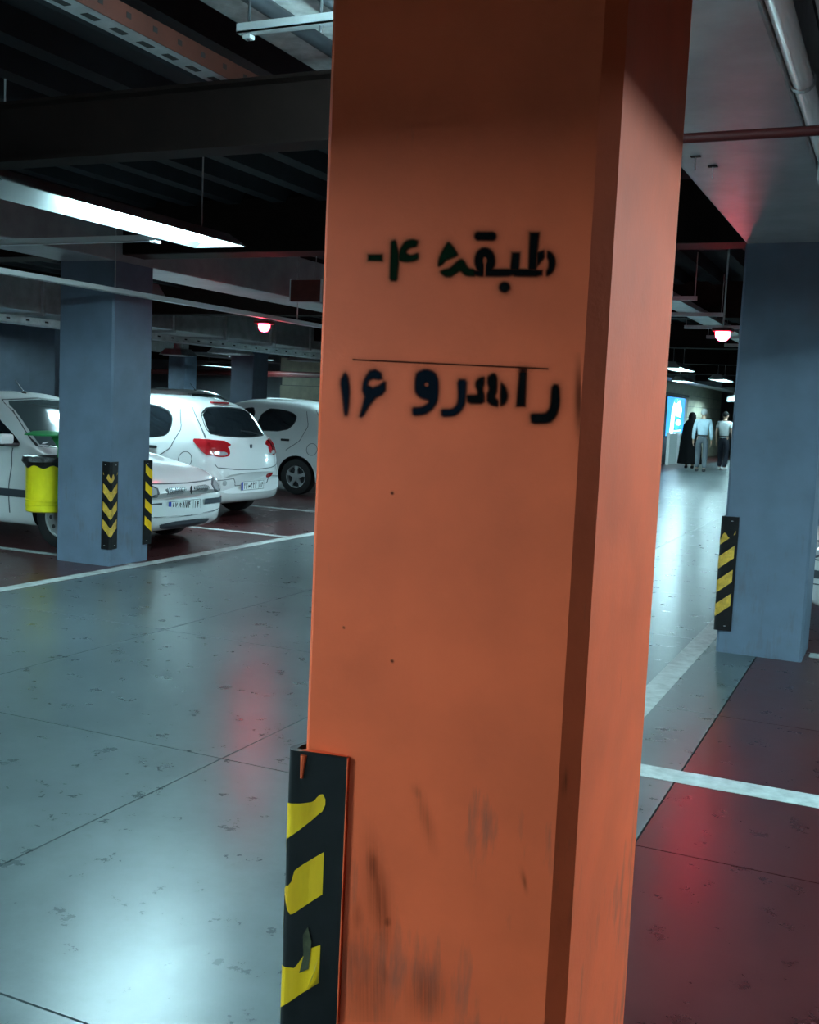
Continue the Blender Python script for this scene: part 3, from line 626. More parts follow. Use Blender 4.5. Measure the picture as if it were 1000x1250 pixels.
# red strip trays between the pillars on the aisle side
for (x, y0, z, lab) in ((-2.2, 9.5, 2.62, 'hanging tray rungs lit red by the indicator lamp'),):
    r = empty('cable_tray', (x, y0, z), label=lab, cat='cable tray')
    b = MB(); b.box(-0.12, 0.12, 0, 9, 0, 0.004); b.box(-0.12, -0.116, 0, 9, 0, 0.05); b.box(0.116, 0.12, 0, 9, 0, 0.05); b.build('channel', 'galv', r)
    for k in range(5):
        yy = 0.8 + 1.6 * k; MB().box(-0.35, 0.35, yy - .02, yy + .02, -0.04, 0).build('rung', 'galv', r)
        for xx in (-.33, .33): MB().tube([(xx, yy, 0), (xx, yy, .40)], 0.005, 6).build('rod', 'galv_dull', r)

# ------------------------------------------------------------------ red bay indicators
def led(x, y, z, lab, zr):
    r = empty('bay_indicator', (x, y, z), label=lab, cat='indicator lamp')
    MB().rbox((0, 0, 0.035), (0.16, 0.16, 0.03), 0.008).build('housing', 'led_body', r)
    MB().lathe([(0.0, -0.06), (0.035, -0.05), (0.058, -0.02), (0.06, 0.02)], 'z', 16).build('lens', 'led_red', r, smooth=True)
    MB().tube([(0, 0, 0.05), (0, 0, zr)], 0.008, 6).build('stem', 'galv_dull', r)
led(-1.44, 9.3, 2.2, 'glowing red bay indicator lamp hanging next to the striped grey pillar', 0.94)
led(-6.02, 9.5, 2.235, 'glowing red bay indicator lamp hanging from the thin pale cable tray', 0.06)
led(-15.54, 15.64, 2.2, 'distant red bay indicator lamp beside the pillar behind the bin', 0.82)

# ------------------------------------------------------------------ glyph strokes for number plates
GL = {'1': [[(.5, 1), (.55, .6), (.5, 0)]], '2': [[(.15, 1), (.22, .5), (.25, 0)], [(.18, .9), (.35, .68), (.65, .68), (.8, .95)]], '3': [[(.1, 1), (.2, .5), (.22, 0)], [(.14, .9), (.3, .7), (.45, .9), (.6, .7), (.85, .95)]],
      '4': [[(.15, 1), (.22, .5), (.25, 0)], [(.85, .95), (.6, .98), (.45, .82), (.6, .66), (.85, .66)]], '5': [[(.5, 1), (.15, .45), (.15, .1), (.35, 0), (.5, .15), (.65, 0), (.85, .1), (.85, .45), (.5, 1)]],
      '6': [[(.8, .9), (.45, 1), (.25, .8), (.4, .62), (.8, .68)], [(.5, .62), (.2, 0)]], '7': [[(.1, 1), (.5, 0), (.9, 1)]], '8': [[(.1, 0), (.5, 1), (.9, 0)]], '9': [[(.75, .65), (.35, .62), (.3, .9), (.55, 1), (.75, .8), (.75, .4), (.65, 0)]],
      'y': [[(.9, .75), (.6, .9), (.45, .65), (.75, .45), (.7, .2), (.35, .05), (.1, .2), (.1, .45)]], 's': [[(.05, .5), (.1, .2), (.35, .2), (.42, .5), (.45, .25), (.6, .25), (.68, .5), (.72, .28), (.9, .28), (.95, .6)]]}
def strokes(mb, lines, f, wd):
    for ln in lines:
        for (a, b_) in zip(ln[:-1], ln[1:]):
            a = np.array(a); b_ = np.array(b_); d = b_ - a; L = np.hypot(*d); d = d / L; n = np.array([-d[1], d[0]]) * wd / 2; e = d * wd * 0.35
            q = [a - e + n, b_ + e + n, b_ + e - n, a - e - n]; mb.add([f(*p) for p in q], [(0, 1, 2, 3)])
def plate(parent, loc, rot, text, lab):
    """plate lies in local yz plane facing +x; y to the viewer's left is negative reading direction"""
    p = empty('number_plate', loc); p.parent = parent; p.rotation_euler = rot; p['label'] = lab
    MB().rbox((0, 0, 0), (0.008, 0.52, 0.115), 0.003).build('plate_board', 'plate_white', p)
    b = MB()
    for (y0, y1, z0, z1) in ((-.256, .256, .050, .054), (-.256, .256, -.054, -.050), (-.256, -.252, -.054, .054), (.252, .256, -.054, .054), (.140, .144, -.054, .054)): b.box(.0042, .005, y0, y1, z0, z1)
    b.build('plate_border', 'plate_ink', p)
    MB().box(.0042, .0052, -.25, -.212, -.049, .049).build('plate_band', 'plate_blue', p)
    y = -.195
    for ch in text:
        if ch == '|': y = .155; continue
        wdt = .060 if ch in 'ys' else .041; hgt = .072 if y < .14 else .06
        b = MB(); strokes(b, [[(y + q[0] * wdt * 0.82, -hgt / 2 + q[1] * hgt) for q in l] for l in GL[ch]], lambda a, c: (.0056, a, c), .0105); y += wdt + .006
        b.build('plate_character', 'plate_ink', p)
    return p

# ------------------------------------------------------------------ cars
def pchip(xs, ys, x):
    xs = np.array(xs, float); ys = np.array(ys, float); h = np.diff(xs); d = np.diff(ys) / h; m = np.zeros(len(xs))
    for i in range(1, len(xs) - 1):
        if d[i - 1] * d[i] > 0: w1 = 2 * h[i] + h[i - 1]; w2 = h[i] + 2 * h[i - 1]; m[i] = (w1 + w2) / (w1 / d[i - 1] + w2 / d[i])
    m[0] = d[0]; m[-1] = d[-1]
    i = np.clip(np.searchsorted(xs, x) - 1, 0, len(xs) - 2); t = (x - xs[i]) / h[i]
    return (2 * t**3 - 3 * t**2 + 1) * ys[i] + (t**3 - 2 * t**2 + t) * h[i] * m[i] + (-2 * t**3 + 3 * t**2) * ys[i + 1] + (t**3 - t**2) * h[i] * m[i + 1]
def chaikin(P, it):
    P = [np.array(p, float) for p in P]
    for _ in range(it):
        Q = [P[0]]
        for a, b_ in zip(P[:-1], P[1:]): Q += [0.75 * a + 0.25 * b_, 0.25 * a + 0.75 * b_]
        Q.append(P[-1]); P = Q
    return P
def body_mesh(st, bowf, bowr):
    st = np.array(st, float); X = st[:, 0]; L = X[-1]
    xs = np.unique(np.r_[np.linspace(0, 0.25, 14), np.linspace(0.25, L - 0.25, 90), np.linspace(L - 0.25, L, 14)])
    secs = []
    for x in xs:
        zb, ws, zw, wd, zs, wb, zt, wt = [float(pchip(X, st[:, k], x)) for k in range(1, 9)]
        P = [(0, zb), (ws * 0.9, zb), (ws, zb + 0.03), (wd, zw - 0.08), (wd, zw + 0.06), (wb + 0.012, zs - 0.03), (wb, zs), ((wb + wt) / 2 + 0.012, (zs + zt) / 2), (wt + 0.015, zt - 0.05), (wt - 0.06, zt), (wt * 0.45, zt + 0.018), (0, zt + 0.022)]
        secs.append(chaikin(P, 2))
    n = len(secs[0]); vs = []; fs = []
    for x, sc in zip(xs, secs):
        ring = [(p[0], p[1]) for p in sc] + [(-p[0], p[1]) for p in sc[-2:0:-1]]
        for y, z in ring:
            u = min(1, abs(y) / 0.85)
            xx = x + bowf * u**2.6 * max(0, 1 - x / 1.0)**1.5 - bowr * u**2.6 * max(0, 1 - (L - x) / 1.0)**1.5
            vs.append((xx, y, z))
    m = 2 * n - 2
    for i in range(len(xs) - 1):
        for k in range(m): fs.append((i * m + k, i * m + (k + 1) % m, (i + 1) * m + (k + 1) % m, (i + 1) * m + k))
    fs.append(tuple(range(m))); fs.append(tuple((len(xs) - 1) * m + k for k in range(m)))
    return vs, fs
class Car:
    def __init__(s, name, st, wheels, R, W, bowf, bowr, lab, grp='white parked cars'):
        s.root = empty(name, (0, 0, 0), label=lab, cat='car', group=grp); s.R = R; s.W = W; s.L = st[-1][0]
        vs, fs = body_mesh(st, bowf, bowr)
        b = MB(); b.add(vs, fs); me = b.mesh('body', smooth=True)
        bm = bmesh.new(); bm.from_mesh(me); s.bvh = BVHTree.FromBMesh(bm); bm.free()
        me.materials.append(MATS['car_white']); me.materials.append(MATS['black_plastic'])
        tmp = bpy.data.objects.new('tmp', me); C.objects.link(tmp)
        cut = MB()
        for x in wheels:
            for sy in (-1, 1): cut.lathe([(0.0, sy * (W - 0.26)), (R + 0.055, sy * (W - 0.26)), (R + 0.055, sy * (W + 0.3)), (0.0, sy * (W + 0.3))], 'y', 28, (x, 0, R), mi=1)
        cm = cut.mesh('cut', smooth=True); cm.materials.append(MATS['car_white']); cm.materials.append(MATS['black_plastic'])
        co = bpy.data.objects.new('cut', cm); C.objects.link(co)
        md = tmp.modifiers.new('b', 'BOOLEAN'); md.object = co; md.operation = 'DIFFERENCE'; md.solver = 'EXACT'
        dg = bpy.context.evaluated_depsgraph_get(); dg.update()
        out = bpy.data.meshes.new_from_object(tmp.evaluated_get(dg))
        bpy.data.objects.remove(tmp); bpy.data.objects.remove(co)
        out.name = 'body'
        if len(out.materials) == 0:
            out.materials.append(MATS['car_white']); out.materials.append(MATS['black_plastic'])
        for p in out.polygons: p.use_smooth = True
        out.set_sharp_from_angle(angle=math.radians(40))
        o = bpy.data.objects.new('body', out); C.objects.link(o); o.parent = s.root
    def hit(s, a, b_, side, off):
        if side in (-1, 1): og = Vector((a, side * 3, b_)); d = Vector((0, -side, 0))
        elif side == 'front': og = Vector((-3, a, b_)); d = Vector((1, 0, 0))
        elif side == 'rear': og = Vector((9, a, b_)); d = Vector((-1, 0, 0))
        h = s.bvh.ray_cast(og, d)
        if h[0] is None: return None
        nn = h[1] if h[1].dot(d) < 0 else -h[1]
        return h[0] + nn * off
    def patch(s, name, poly, side, m, off=0.006, nb=48, rings=5, parent=None, round_=1):
        P = chaikin(poly + [poly[0]], round_)[1:-1] if round_ else [np.array(p, float) for p in poly]
        P = np.array(P); Q = np.vstack([P, P[:1]]); ds = np.r_[0, np.cumsum(np.hypot(*np.diff(Q, axis=0).T))]
        t = np.linspace(0, ds[-1], nb, endpoint=False); B = np.stack([np.interp(t, ds, Q[:, 0]), np.interp(t, ds, Q[:, 1])], 1); c = B.mean(0)
        vs = []; fs = []
        for k in range(rings):
            f = 1 - k / rings
            for p in B:
                q = c + (p - c) * f; h = s.hit(q[0], q[1], side, off)
                vs.append(tuple(h) if h is not None else None)
        hc = s.hit(c[0], c[1], side, off); vs.append(tuple(hc) if hc is not None else None)
        for k in range(rings - 1):
            for i in range(nb): fs.append((k * nb + i, k * nb + (i + 1) % nb, (k + 1) * nb + (i + 1) % nb, (k + 1) * nb + i))
        for i in range(nb): fs.append(((rings - 1) * nb + i, (rings - 1) * nb + (i + 1) % nb, rings * nb))
        # edge skirt for thickness
        n0 = len(vs)
        for p in B:
            h = s.hit(p[0], p[1], side, -0.006); vs.append(tuple(h) if h is not None else None)
        for i in range(nb): fs.append((i, (i + 1) % nb, n0 + (i + 1) % nb, n0 + i))
        ok = [v is not None for v in vs]; fs = [f for f in fs if all(ok[i] for i in f)]
        vs = [v if v is not None else (0, 0, 0.5) for v in vs]
        o = MB().add(vs, fs); me = o.mesh(name, smooth=True)
        bm = bmesh.new(); bm.from_mesh(me); bmesh.ops.delete(bm, geom=[v for v in bm.verts if not v.link_faces], context='VERTS'); bm.to_mesh(me); bm.free()
        return link(name, me, m, parent or s.root)
    def strip(s, name, line, side, wd, m, off=0.004, seg=0.05, parent=None):
        P = np.array(line, float); ds = np.r_[0, np.cumsum(np.hypot(*np.diff(P, axis=0).T))]; t = np.linspace(0, ds[-1], max(2, int(ds[-1] / seg) + 1))
        B = np.stack([np.interp(t, ds, P[:, 0]), np.interp(t, ds, P[:, 1])], 1); T_ = np.gradient(B, axis=0); T_ /= np.linalg.norm(T_, axis=1)[:, None]; Nn = np.stack([-T_[:, 1], T_[:, 0]], 1) * wd / 2
        prev = None; mb = MB()
        for p, n in zip(B, Nn):
            a = s.hit(*(p + n), side, off); b_ = s.hit(*(p - n), side, off); a2 = s.hit(*(p + n), side, -0.004); b2 = s.hit(*(p - n), side, -0.004)
            cur = None if (a is None or b_ is None) else (a, b_, b2, a2)
            if prev and cur: mb.add([*prev, *cur], [(0, 1, 5, 4), (1, 2, 6, 5), (3, 0, 4, 7)])
            prev = cur
        if mb.f: return mb.build(name, m, parent or s.root)
    def wheels(s, xs, style):
        R = s.R
        for x in xs:
            for sy in (-1, 1):
                y0 = sy * (s.W - 0.10)
                prof = [(R * 0.62, -0.095), (R * 0.86, -0.10), (R * 0.97, -0.085), (R, -0.05), (R, 0.05), (R * 0.97, 0.085), (R * 0.86, 0.10), (R * 0.62, 0.095), (R * 0.62, -0.095)]
                o = MB().lathe(prof, 'y', 32).build('wheel', 'tyre', s.root, smooth=True); o.location = (x, y0, R)
                b = MB(); yo = sy * 0.075
                b.lathe([(R * 0.64, yo), (R * 0.66, yo + sy * 0.015), (R * 0.58, yo + sy * 0.01), (R * 0.56, yo - sy * 0.04)], 'y', 32)
                if style == 'alloy':
                    for k in range(5):
                        a = 2 * PI * k / 5 + 0.3; ca, sa = math.cos(a), math.sin(a)
                        q = [(R * .12, -R * .13), (R * .38, -R * .07), (R * .60, -R * .14), (R * .60, R * .14), (R * .38, R * .07), (R * .12, R * .13)]
                        pts = [(u * ca - v * sa, u * sa + v * ca) for u, v in q]
                        b.prism(pts, yo - sy * 0.02, yo + sy * 0.008, 'xz')
                    b.lathe([(0, yo + sy * .012), (R * .17, yo + sy * .010), (R * .18, yo - sy * .02)], 'y', 20)
                else:
                    b.lathe([(0, yo + sy * .02), (R * .2, yo + sy * .015), (R * .45, yo), (R * .57, yo - sy * .005)], 'y', 32)
                rim = b.build('rim', 'alloy', o, smooth=True)
                MB().lathe([(0, yo - sy * 0.045), (R * .6, yo - sy * 0.045), (R * .6, yo - sy * 0.06), (0, yo - sy * .06)], 'y', 24).build('brake_disc', 'black_plastic', o)
                b = MB()
                if style != 'alloy':
                    for k in range(8):
                        a = 2 * PI * k / 8; b.lathe([(0, 0.004), (R * .06, 0.002), (R * .07, 0)], 'y', 8, (R * .4 * math.cos(a), yo + sy * .006, R * .4 * math.sin(a)))
                    b.build('vent_hole', 'black_plastic', o)

#        x    zb   ws   zw   w    zs   wb   zt   wt
SEDAN = [(0.00, .34, .58, .44, .64, .53, .62, .56, .58), (0.04, .25, .70, .45, .76, .58, .73, .62, .66), (0.12, .20, .77, .46, .82, .64, .77, .69, .69), (0.25, .19, .80, .48, .845, .69, .79, .745, .70),
         (0.7, .18, .81, .52, .86, .78, .80, .83, .70), (1.15, .18, .82, .55, .86, .86, .80, .915, .70), (1.30, .18, .82, .55, .86, .88, .80, .99, .68), (1.95, .18, .82, .55, .86, .90, .79, 1.375, .58), (2.3, .18, .82, .55, .86, .91, .79, 1.44, .57),
         (3.0, .18, .82, .55, .86, .92, .79, 1.43, .57), (3.3, .18, .82, .55, .86, .93, .79, 1.35, .58), (3.8, .19, .82, .56, .855, .94, .78, 1.05, .66), (3.95, .19, .81, .56, .85, .94, .77, 1.01, .68), (4.32, .21, .79, .56, .83, .92, .75, .985, .68), (4.43, .25, .75, .54, .79, .82, .72, .88, .66), (4.5, .34, .66, .5, .68, .66, .66, .70, .62)]
HATCH = [(0.00, .34, .55, .44, .60, .53, .58, .56, .54), (0.05, .25, .68, .45, .73, .59, .70, .63, .62), (0.14, .20, .74, .46, .78, .66, .73, .71, .65), (0.3, .18, .77, .48, .81, .72, .76, .775, .66),
         (0.75, .18, .78, .52, .825, .82, .77, .875, .66), (1.0, .18, .79, .55, .825, .87, .77, .94, .66), (1.15, .18, .79, .55, .825, .89, .77, 1.03, .65), (1.8, .18, .79, .55, .825, .91, .765, 1.42, .56), (2.2, .18, .79, .55, .825, .92, .765, 1.485, .55),
         (2.9, .18, .79, .55, .825, .94, .765, 1.475, .55), (3.25, .19, .79, .56, .825, .96, .765, 1.43, .56), (3.42, .19, .79, .56, .82, .96, .76, 1.37, .57), (3.72, .20, .78, .56, .81, .95, .745, 1.06, .65), (3.80, .21, .77, .56, .80, .92, .74, .97, .66), (3.87, .23, .75, .53, .79, .80, .73, .84, .66), (3.91, .26, .72, .48, .76, .64, .70, .68, .64), (3.95, .34, .62, .44, .66, .53, .64, .57, .60)]

def side_windows(c, wins, lab=None):
    for s_ in (-1, 1):
        for w_ in wins:
            c.patch('window_surround', [(x + (0.014 if x > np.mean([q[0] for q in w_]) else -0.014), z + (0.012 if z > np.mean([q[1] for q in w_]) else -0.012)) for x, z in w_], s_, 'black_plastic', 0.003)
            c.patch('window', w_, s_, 'car_glass', 0.006)
def mirror(c, x, z, y):
    for s_ in (-1, 1):
        m = empty('door_mirror', (x, s_ * y, z)); m.parent = c.root
        MB().rbox((0, s_ * 0.09, 0.02), (0.09, 0.17, 0.10), 0.025).build('mirror_shell', 'car_white', m, smooth=True)
        MB().rbox((0.01, s_ * 0.0, -0.035), (0.10, 0.26, 0.025), 0.008).build('mirror_base', 'black_plastic', m, smooth=True)
        MB().box(0.045, 0.048, s_ * 0.09 - 0.075, s_ * 0.09 + 0.075, -0.02, 0.06).build('mirror_glass', 'chrome', m)
def handles(c, pts):
    for s_ in (-1, 1):
        for x, z in pts:
            h = c.hit(x, z, s_, 0.012)
            MB().rbox(tuple(h), (0.15, 0.03, 0.035), 0.010).build('door_handle', 'black_plastic', c.root, smooth=True)
def wiper(c, pts, side):
    q = [c.hit(a, b_, side, 0.02) for a, b_ in pts]
    MB().tube([tuple(p) for p in q if p is not None], 0.008, 6).build('wiper', 'black_plastic', c.root)

# --- sedan, nose towards the aisle
WS = (0.86, 3.52)
sed = Car('sedan', SEDAN, WS, 0.30, 0.86, 0.20, 0.12, 'white sedan parked nose out behind the grey pillar and yellow bin')
side_windows(sed, [[(1.44, .955), (1.60, 1.06), (2.02, 1.30), (2.42, 1.345), (2.46, .955)], [(2.55, .95), (2.55, 1.345), (2.95, 1.33), (3.20, 1.24), (3.36, .97)]])
sed.patch('windscreen_seal', [(-.70, .94), (-.52, 1.375), (0, 1.405), (.52, 1.375), (.70, .94), (0, .925)], 'front', 'black_plastic', 0.003, round_=0)
sed.patch('windscreen', [(-.66, .96), (-.495, 1.36), (0, 1.385), (.495, 1.36), (.66, .96), (0, .945)], 'front', 'car_windscreen', 0.006, round_=0)
sed.patch('rear_window', [(-.60, 1.08), (-.50, 1.34), (.50, 1.34), (.60, 1.08)], 'rear', 'car_glass', 0.006)
for s_ in (-1, 1):
    sed.strip('side_moulding', [(1.25, .50), (3.1, .50)], s_, 0.07, 'trim_grey', 0.012)
    sed.strip('door_seam', [(1.52, .92), (1.48, .75), (1.5, .30)], s_, 0.009, 'seam'); sed.strip('door_seam', [(2.5, .93), (2.5, .30)], s_, 0.009, 'seam')
    sed.patch('headlamp_surround', [(s_ * .425, .645), (s_ * .445, .53), (s_ * .73, .54), (s_ * .80, .60), (s_ * .73, .682)], 'front', 'trim_grey', 0.004)
    sed.patch('headlamp', [(s_ * .45, .63), (s_ * .47, .545), (s_ * .72, .555), (s_ * .79, .60), (s_ * .72, .665)], 'front', 'lamp_clear', 0.008)
    sed.strip('bumper_strip', [(s_ * .34, .445), (s_ * .82, .445)], 'front', 0.055, 'trim_grey', 0.014, seg=0.02)
    sed.strip('lamp_gap', [(s_ * .44, .535), (s_ * .78, .545)], 'front', 0.010, 'seam', 0.005, seg=0.02)
    gsh = [(s_ * .045, .615), (s_ * .36, .62), (s_ * .33, .555), (s_ * .10, .545)]
    g = sed.patch('grille', gsh, 'front', 'black_plastic', 0.004, nb=40)
    for k in range(10):
        yy = s_ * (.085 + .026 * k); sed.strip('grille_bar', [(yy, .55), (yy - s_ * 0.004, .612)], 'front', 0.013, 'galv', 0.010, seg=0.02, parent=g)
sed.patch('lower_grille', [(-.36, .215), (-.42, .29), (.42, .29), (.36, .215)], 'front', 'trim_grey', 0.006, round_=1)
for s_ in (-1, 1): sed.strip('bumper_crease', [(s_ * .0, .335), (s_ * .45, .345), (s_ * .8, .375)], 'front', 0.008, 'seam', 0.003, seg=0.03)
h = sed.hit(0, .582, 'front', 0.006)
MB().prism([(0, .045), (.018, .015), (.010, .012), (.022, -.012), (.008, -.01), (.006, -.035), (-.004, -.035), (-.006, -.012), (-.02, -.012), (-.008, .012), (-.018, .014)], 0, 0.006, 'yz').build('bonnet_badge', 'black_plastic', sed.root).location = (h.x - 0.004, 0, h.z)
sed.strip('bonnet_seam', [(-.70, .665), (-.35, .655), (0, .65), (.35, .655), (.70, .665)], 'front', 0.010, 'seam', 0.003, seg=0.03)
mirror(sed, 1.50, .99, .82); handles(sed, [(2.33, .80), (3.28, .82)])
b = MB(); b.lathe([(0.03, 0), (0.025, .02), (0.0, .03)], 'z', 12); b.tube([(0, 0, .02), (0.12, 0, .14)], 0.005, 6)
b.build('antenna', 'black_plastic', sed.root).location = (2.15, 0, 1.44)
wiper(sed, [(-.1, .965), (.2, .99), (.5, 1.0)], 'front'); wiper(sed, [(-.55, .965), (-.3, .985), (-.05, .99)], 'front')
hp = sed.hit(0, .43, 'front', 0.008)
plate(sed.root, (hp.x - 0.012, 0, .425), (0, 0, PI), '82y574|16', 'white number plate with Persian digits')
sed.wheels(WS, 'cap')
sed.root.location = (-6.28, 8.68, 0); sed.root.rotation_euler = (0, 0, PI)

# --- hatchbacks, tails towards the aisle
WH = (0.78, 3.18)
def hatch(name, lab, wins, style, text, plab, sign=True):
    c = Car(name, HATCH, WH, 0.285, 0.825, 0.20, 0.17, lab)
    side_windows(c, wins)
    c.patch('windscreen', [(-.63, 1.0), (-.48, 1.39), (0, 1.42), (.48, 1.39), (.63, 1.0), (0, .985)], 'front', 'car_windscreen', 0.006, round_=0)
    c.patch('rear_window_seal', [(-.60, 1.03), (-.63, 1.10), (-.53, 1.355), (0, 1.38), (.53, 1.355), (.63, 1.10), (.60, 1.03), (0, 1.0)], 'rear', 'black_plastic', 0.003)
    c.patch('rear_window', [(-.585, 1.045), (-.61, 1.10), (-.515, 1.34), (0, 1.365), (.515, 1.34), (.61, 1.10), (.585, 1.045), (0, 1.015)], 'rear', 'car_glass', 0.006)
    for s_ in (-1, 1):
        t = c.patch('tail_lamp', [(s_ * .46, .79), (s_ * .44, .90), (s_ * .60, .955), (s_ * .715, .975), (s_ * .715, .80), (s_ * .60, .775)], 'rear', 'lamp_red', 0.010)
        c.patch('tail_lamp_wing', [(3.50, .985), (3.64, .99), (3.82, .965), (3.82, .80), (3.72, .80), (3.60, .90)], s_, 'lamp_red', 0.010)
        c.patch('reversing_lens', [(s_ * .50, .795), (s_ * .50, .84), (s_ * .69, .845), (s_ * .67, .795)], 'rear', 'lamp_clear', 0.014, parent=t)
        c.strip('door_seam', [(2.36, .93), (2.36, .30)], s_, 0.009, 'seam'); c.strip('door_seam', [(1.32, .90), (1.35, .30)], s_, 0.009, 'seam')
        c.strip('door_seam', [(3.22, 1.33), (3.32, 1.1), (3.22, .86), (2.98, .70)], s_, 0.009, 'seam')
        c.strip('hatch_seam', [(3.36, 1.36), (3.52, 1.18), (3.66, 1.0)], s_, 0.009, 'seam', 0.003, seg=0.03)
        c.patch('headlamp', [(s_ * .42, .66), (s_ * .45, .58), (s_ * .68, .60), (s_ * .70, .68)], 'front', 'lamp_clear', 0.008)
    c.strip('hatch_seam', [(-.70, .70), (-.66, .655), (-.4, .63), (0, .62), (.4, .63), (.66, .655), (.70, .70)], 'rear', 0.010, 'seam', 0.003, seg=0.03)
    c.strip('bumper_crease', [(-.70, .505), (-.42, .52), (-.38, .43), (.38, .43), (.42, .52), (.70, .505)], 'rear', 0.008, 'seam', 0.003, seg=0.03)
    c.patch('fog_lamp', [(.30, .565), (.47, .565), (.44, .50), (.33, .50)] , 'rear', 'lamp_red', 0.006)
    ring = [(3.45 + .095 * math.cos(2 * PI * k / 20), .735 + .095 * math.sin(2 * PI * k / 20)) for k in range(21)]
    c.strip('fuel_flap', ring, -1, 0.008, 'seam', 0.003, seg=0.02)
    c.patch('tow_cover', [(-.62, .44), (-.55, .44), (-.55, .50), (-.62, .50)], 'rear', 'galv_dull', 0.003)
    h = c.hit(0, .90, 'rear', 0.004); MB().rbox((h.x, 0, .90), (0.008, 0.05, 0.055), 0.003).build('tailgate_badge', 'trim_grey', c.root)
    h = c.hit(.45, .80, 'rear', 0.004); MB().rbox((h.x, .45, .80), (0.006, 0.11, 0.022), 0.002).build('tailgate_script', 'galv', c.root)
    MB().rbox((3.37, 0, 1.425), (0.06, 0.34, 0.022), 0.006).build('high_brake_lamp', 'lamp_red', c.root)
    wiper(c, [(0.40, 1.02), (0.15, 1.06), (-.05, 1.08)], 'rear'); mirror(c, 1.38, 1.0, .78); handles(c, [(2.18, .83), (2.95, .86)])
    h = c.hit(0, .41, 'rear', 0.006); hm = max(c.hit(yy, zz, 'rear', 0.006).x for yy in (-.25, 0, .25) for zz in (.37, .41, .45))
    plate(c.root, (hm, 0, .42), (0, 0, 0), text, plab)
    c.wheels(WH, style)
    return c
tib = hatch('hatchback', 'white hatchback with its tailgate and red tail lamp facing the aisle, next to the sedan', [[(1.50, .98), (1.64, 1.06), (2.0, 1.33), (2.33, 1.37), (2.33, .97)], [(2.42, .97), (2.42, 1.375), (2.85, 1.36), (3.12, 1.27), (3.17, 1.10), (3.08, .985)]], 'cap', '63s222|56', 'white number plate on the tail bumper')
tib.root.location = (-7.3 - 3.95, 11.45, 0)
thd = hatch('hatchback', 'white hatchback with five-spoke alloy wheels nearly hidden by the orange pillar', [[(1.50, .98), (1.64, 1.06), (2.0, 1.32), (2.28, 1.35), (2.22, .98)], [(2.33, .99), (2.45, 1.34), (2.80, 1.33), (3.05, 1.26), (3.07, 1.16), (2.92, 1.0)]], 'alloy', '47s318|22', 'white number plate')
thd.root.location = (-8.0 - 3.95, 15.72, 0)
# far cars: copies
def far(src, loc, rz, lab, sc=1.0):
    o = copy_tree(src.root); o.location = loc; o.rotation_euler = (0, 0, rz); o.scale = (sc,) * 3; o['label'] = lab; return o
far(sed, (-12.3, 20.4, 0.0), PI, 'white estate-like car whose roof shows above the hatchback', 1.12)
far(tib, (-21.5, 25.2, 0), 0, 'far white car seen between the slim and the wide distant pillars', 1.12)
far(tib, (-16.6, 23.3, 0), 0, 'white car roof showing behind the alloy wheeled hatchback', 1.02)
far(sed, (-0.68, 8.85, 0), 0, 'white car at the red bay behind the striped grey pillar', 1.0)

# ------------------------------------------------------------------ litter bin
r = empty('litter_bin', (-7.10, 7.60, 0), label='yellow litter bin with green lid and black bag fixed beside the grey pillar', cat='litter bin')
b = MB(); b.lathe([(0.0, .385), (.165, .385), (.178, .395), (.178, .45), (.183, .455), (.178, .46), (.178, .49), (.183, .495), (.178, .50), (.180, .84), (.186, .85), (.172, .85), (.170, .40), (0, .40)], 'z', 36); b.build('bin_drum', 'bin_yellow', r, smooth=True)
b = MB(); n = 40; vs = []; fs = []
for k in range(n):
    a = 2 * PI * k / n; j = 0.5 + 0.5 * math.sin(a * 5 + 1) * math.sin(a * 9); j2 = 0.5 + .5 * math.sin(a * 7 + 2)
    for (rr, z) in ((.165, .80), (.168, .86 + .02 * j), (.20 + .012 * j2, .885 + .012 * j), (.208 + .014 * j, .845), (.190 + .004 * j2, .835 - .03 * j), (.186, .815 - .03 * j2)): vs.append((rr * math.cos(a), rr * math.sin(a), z))
for k in range(n):
    for i in range(5): fs.append((k * 6 + i, ((k + 1) % n) * 6 + i, ((k + 1) % n) * 6 + i + 1, k * 6 + i + 1))
b.add(vs, fs); b.build('bin_bag', 'bag_black', r, smooth=True)
b = MB(); b.lathe([(0, 1.125), (.12, 1.115), (.19, 1.09), (.195, 1.08), (.185, 1.08), (.11, 1.10), (0, 1.11)], 'z', 32); b.build('bin_lid', 'bin_green', r, smooth=True)
b = MB(); b.prism([(.165, .45), (.205, .45), (.205, 1.10), (.06, 1.10), (.10, 1.06), (.165, .98)], -.04, .04, 'xz'); b.build('bin_bracket', 'bin_green', r)
MB().box(.195, .36, -.03, .03, .6, .66).build('wall_strap', 'bin_green', r)

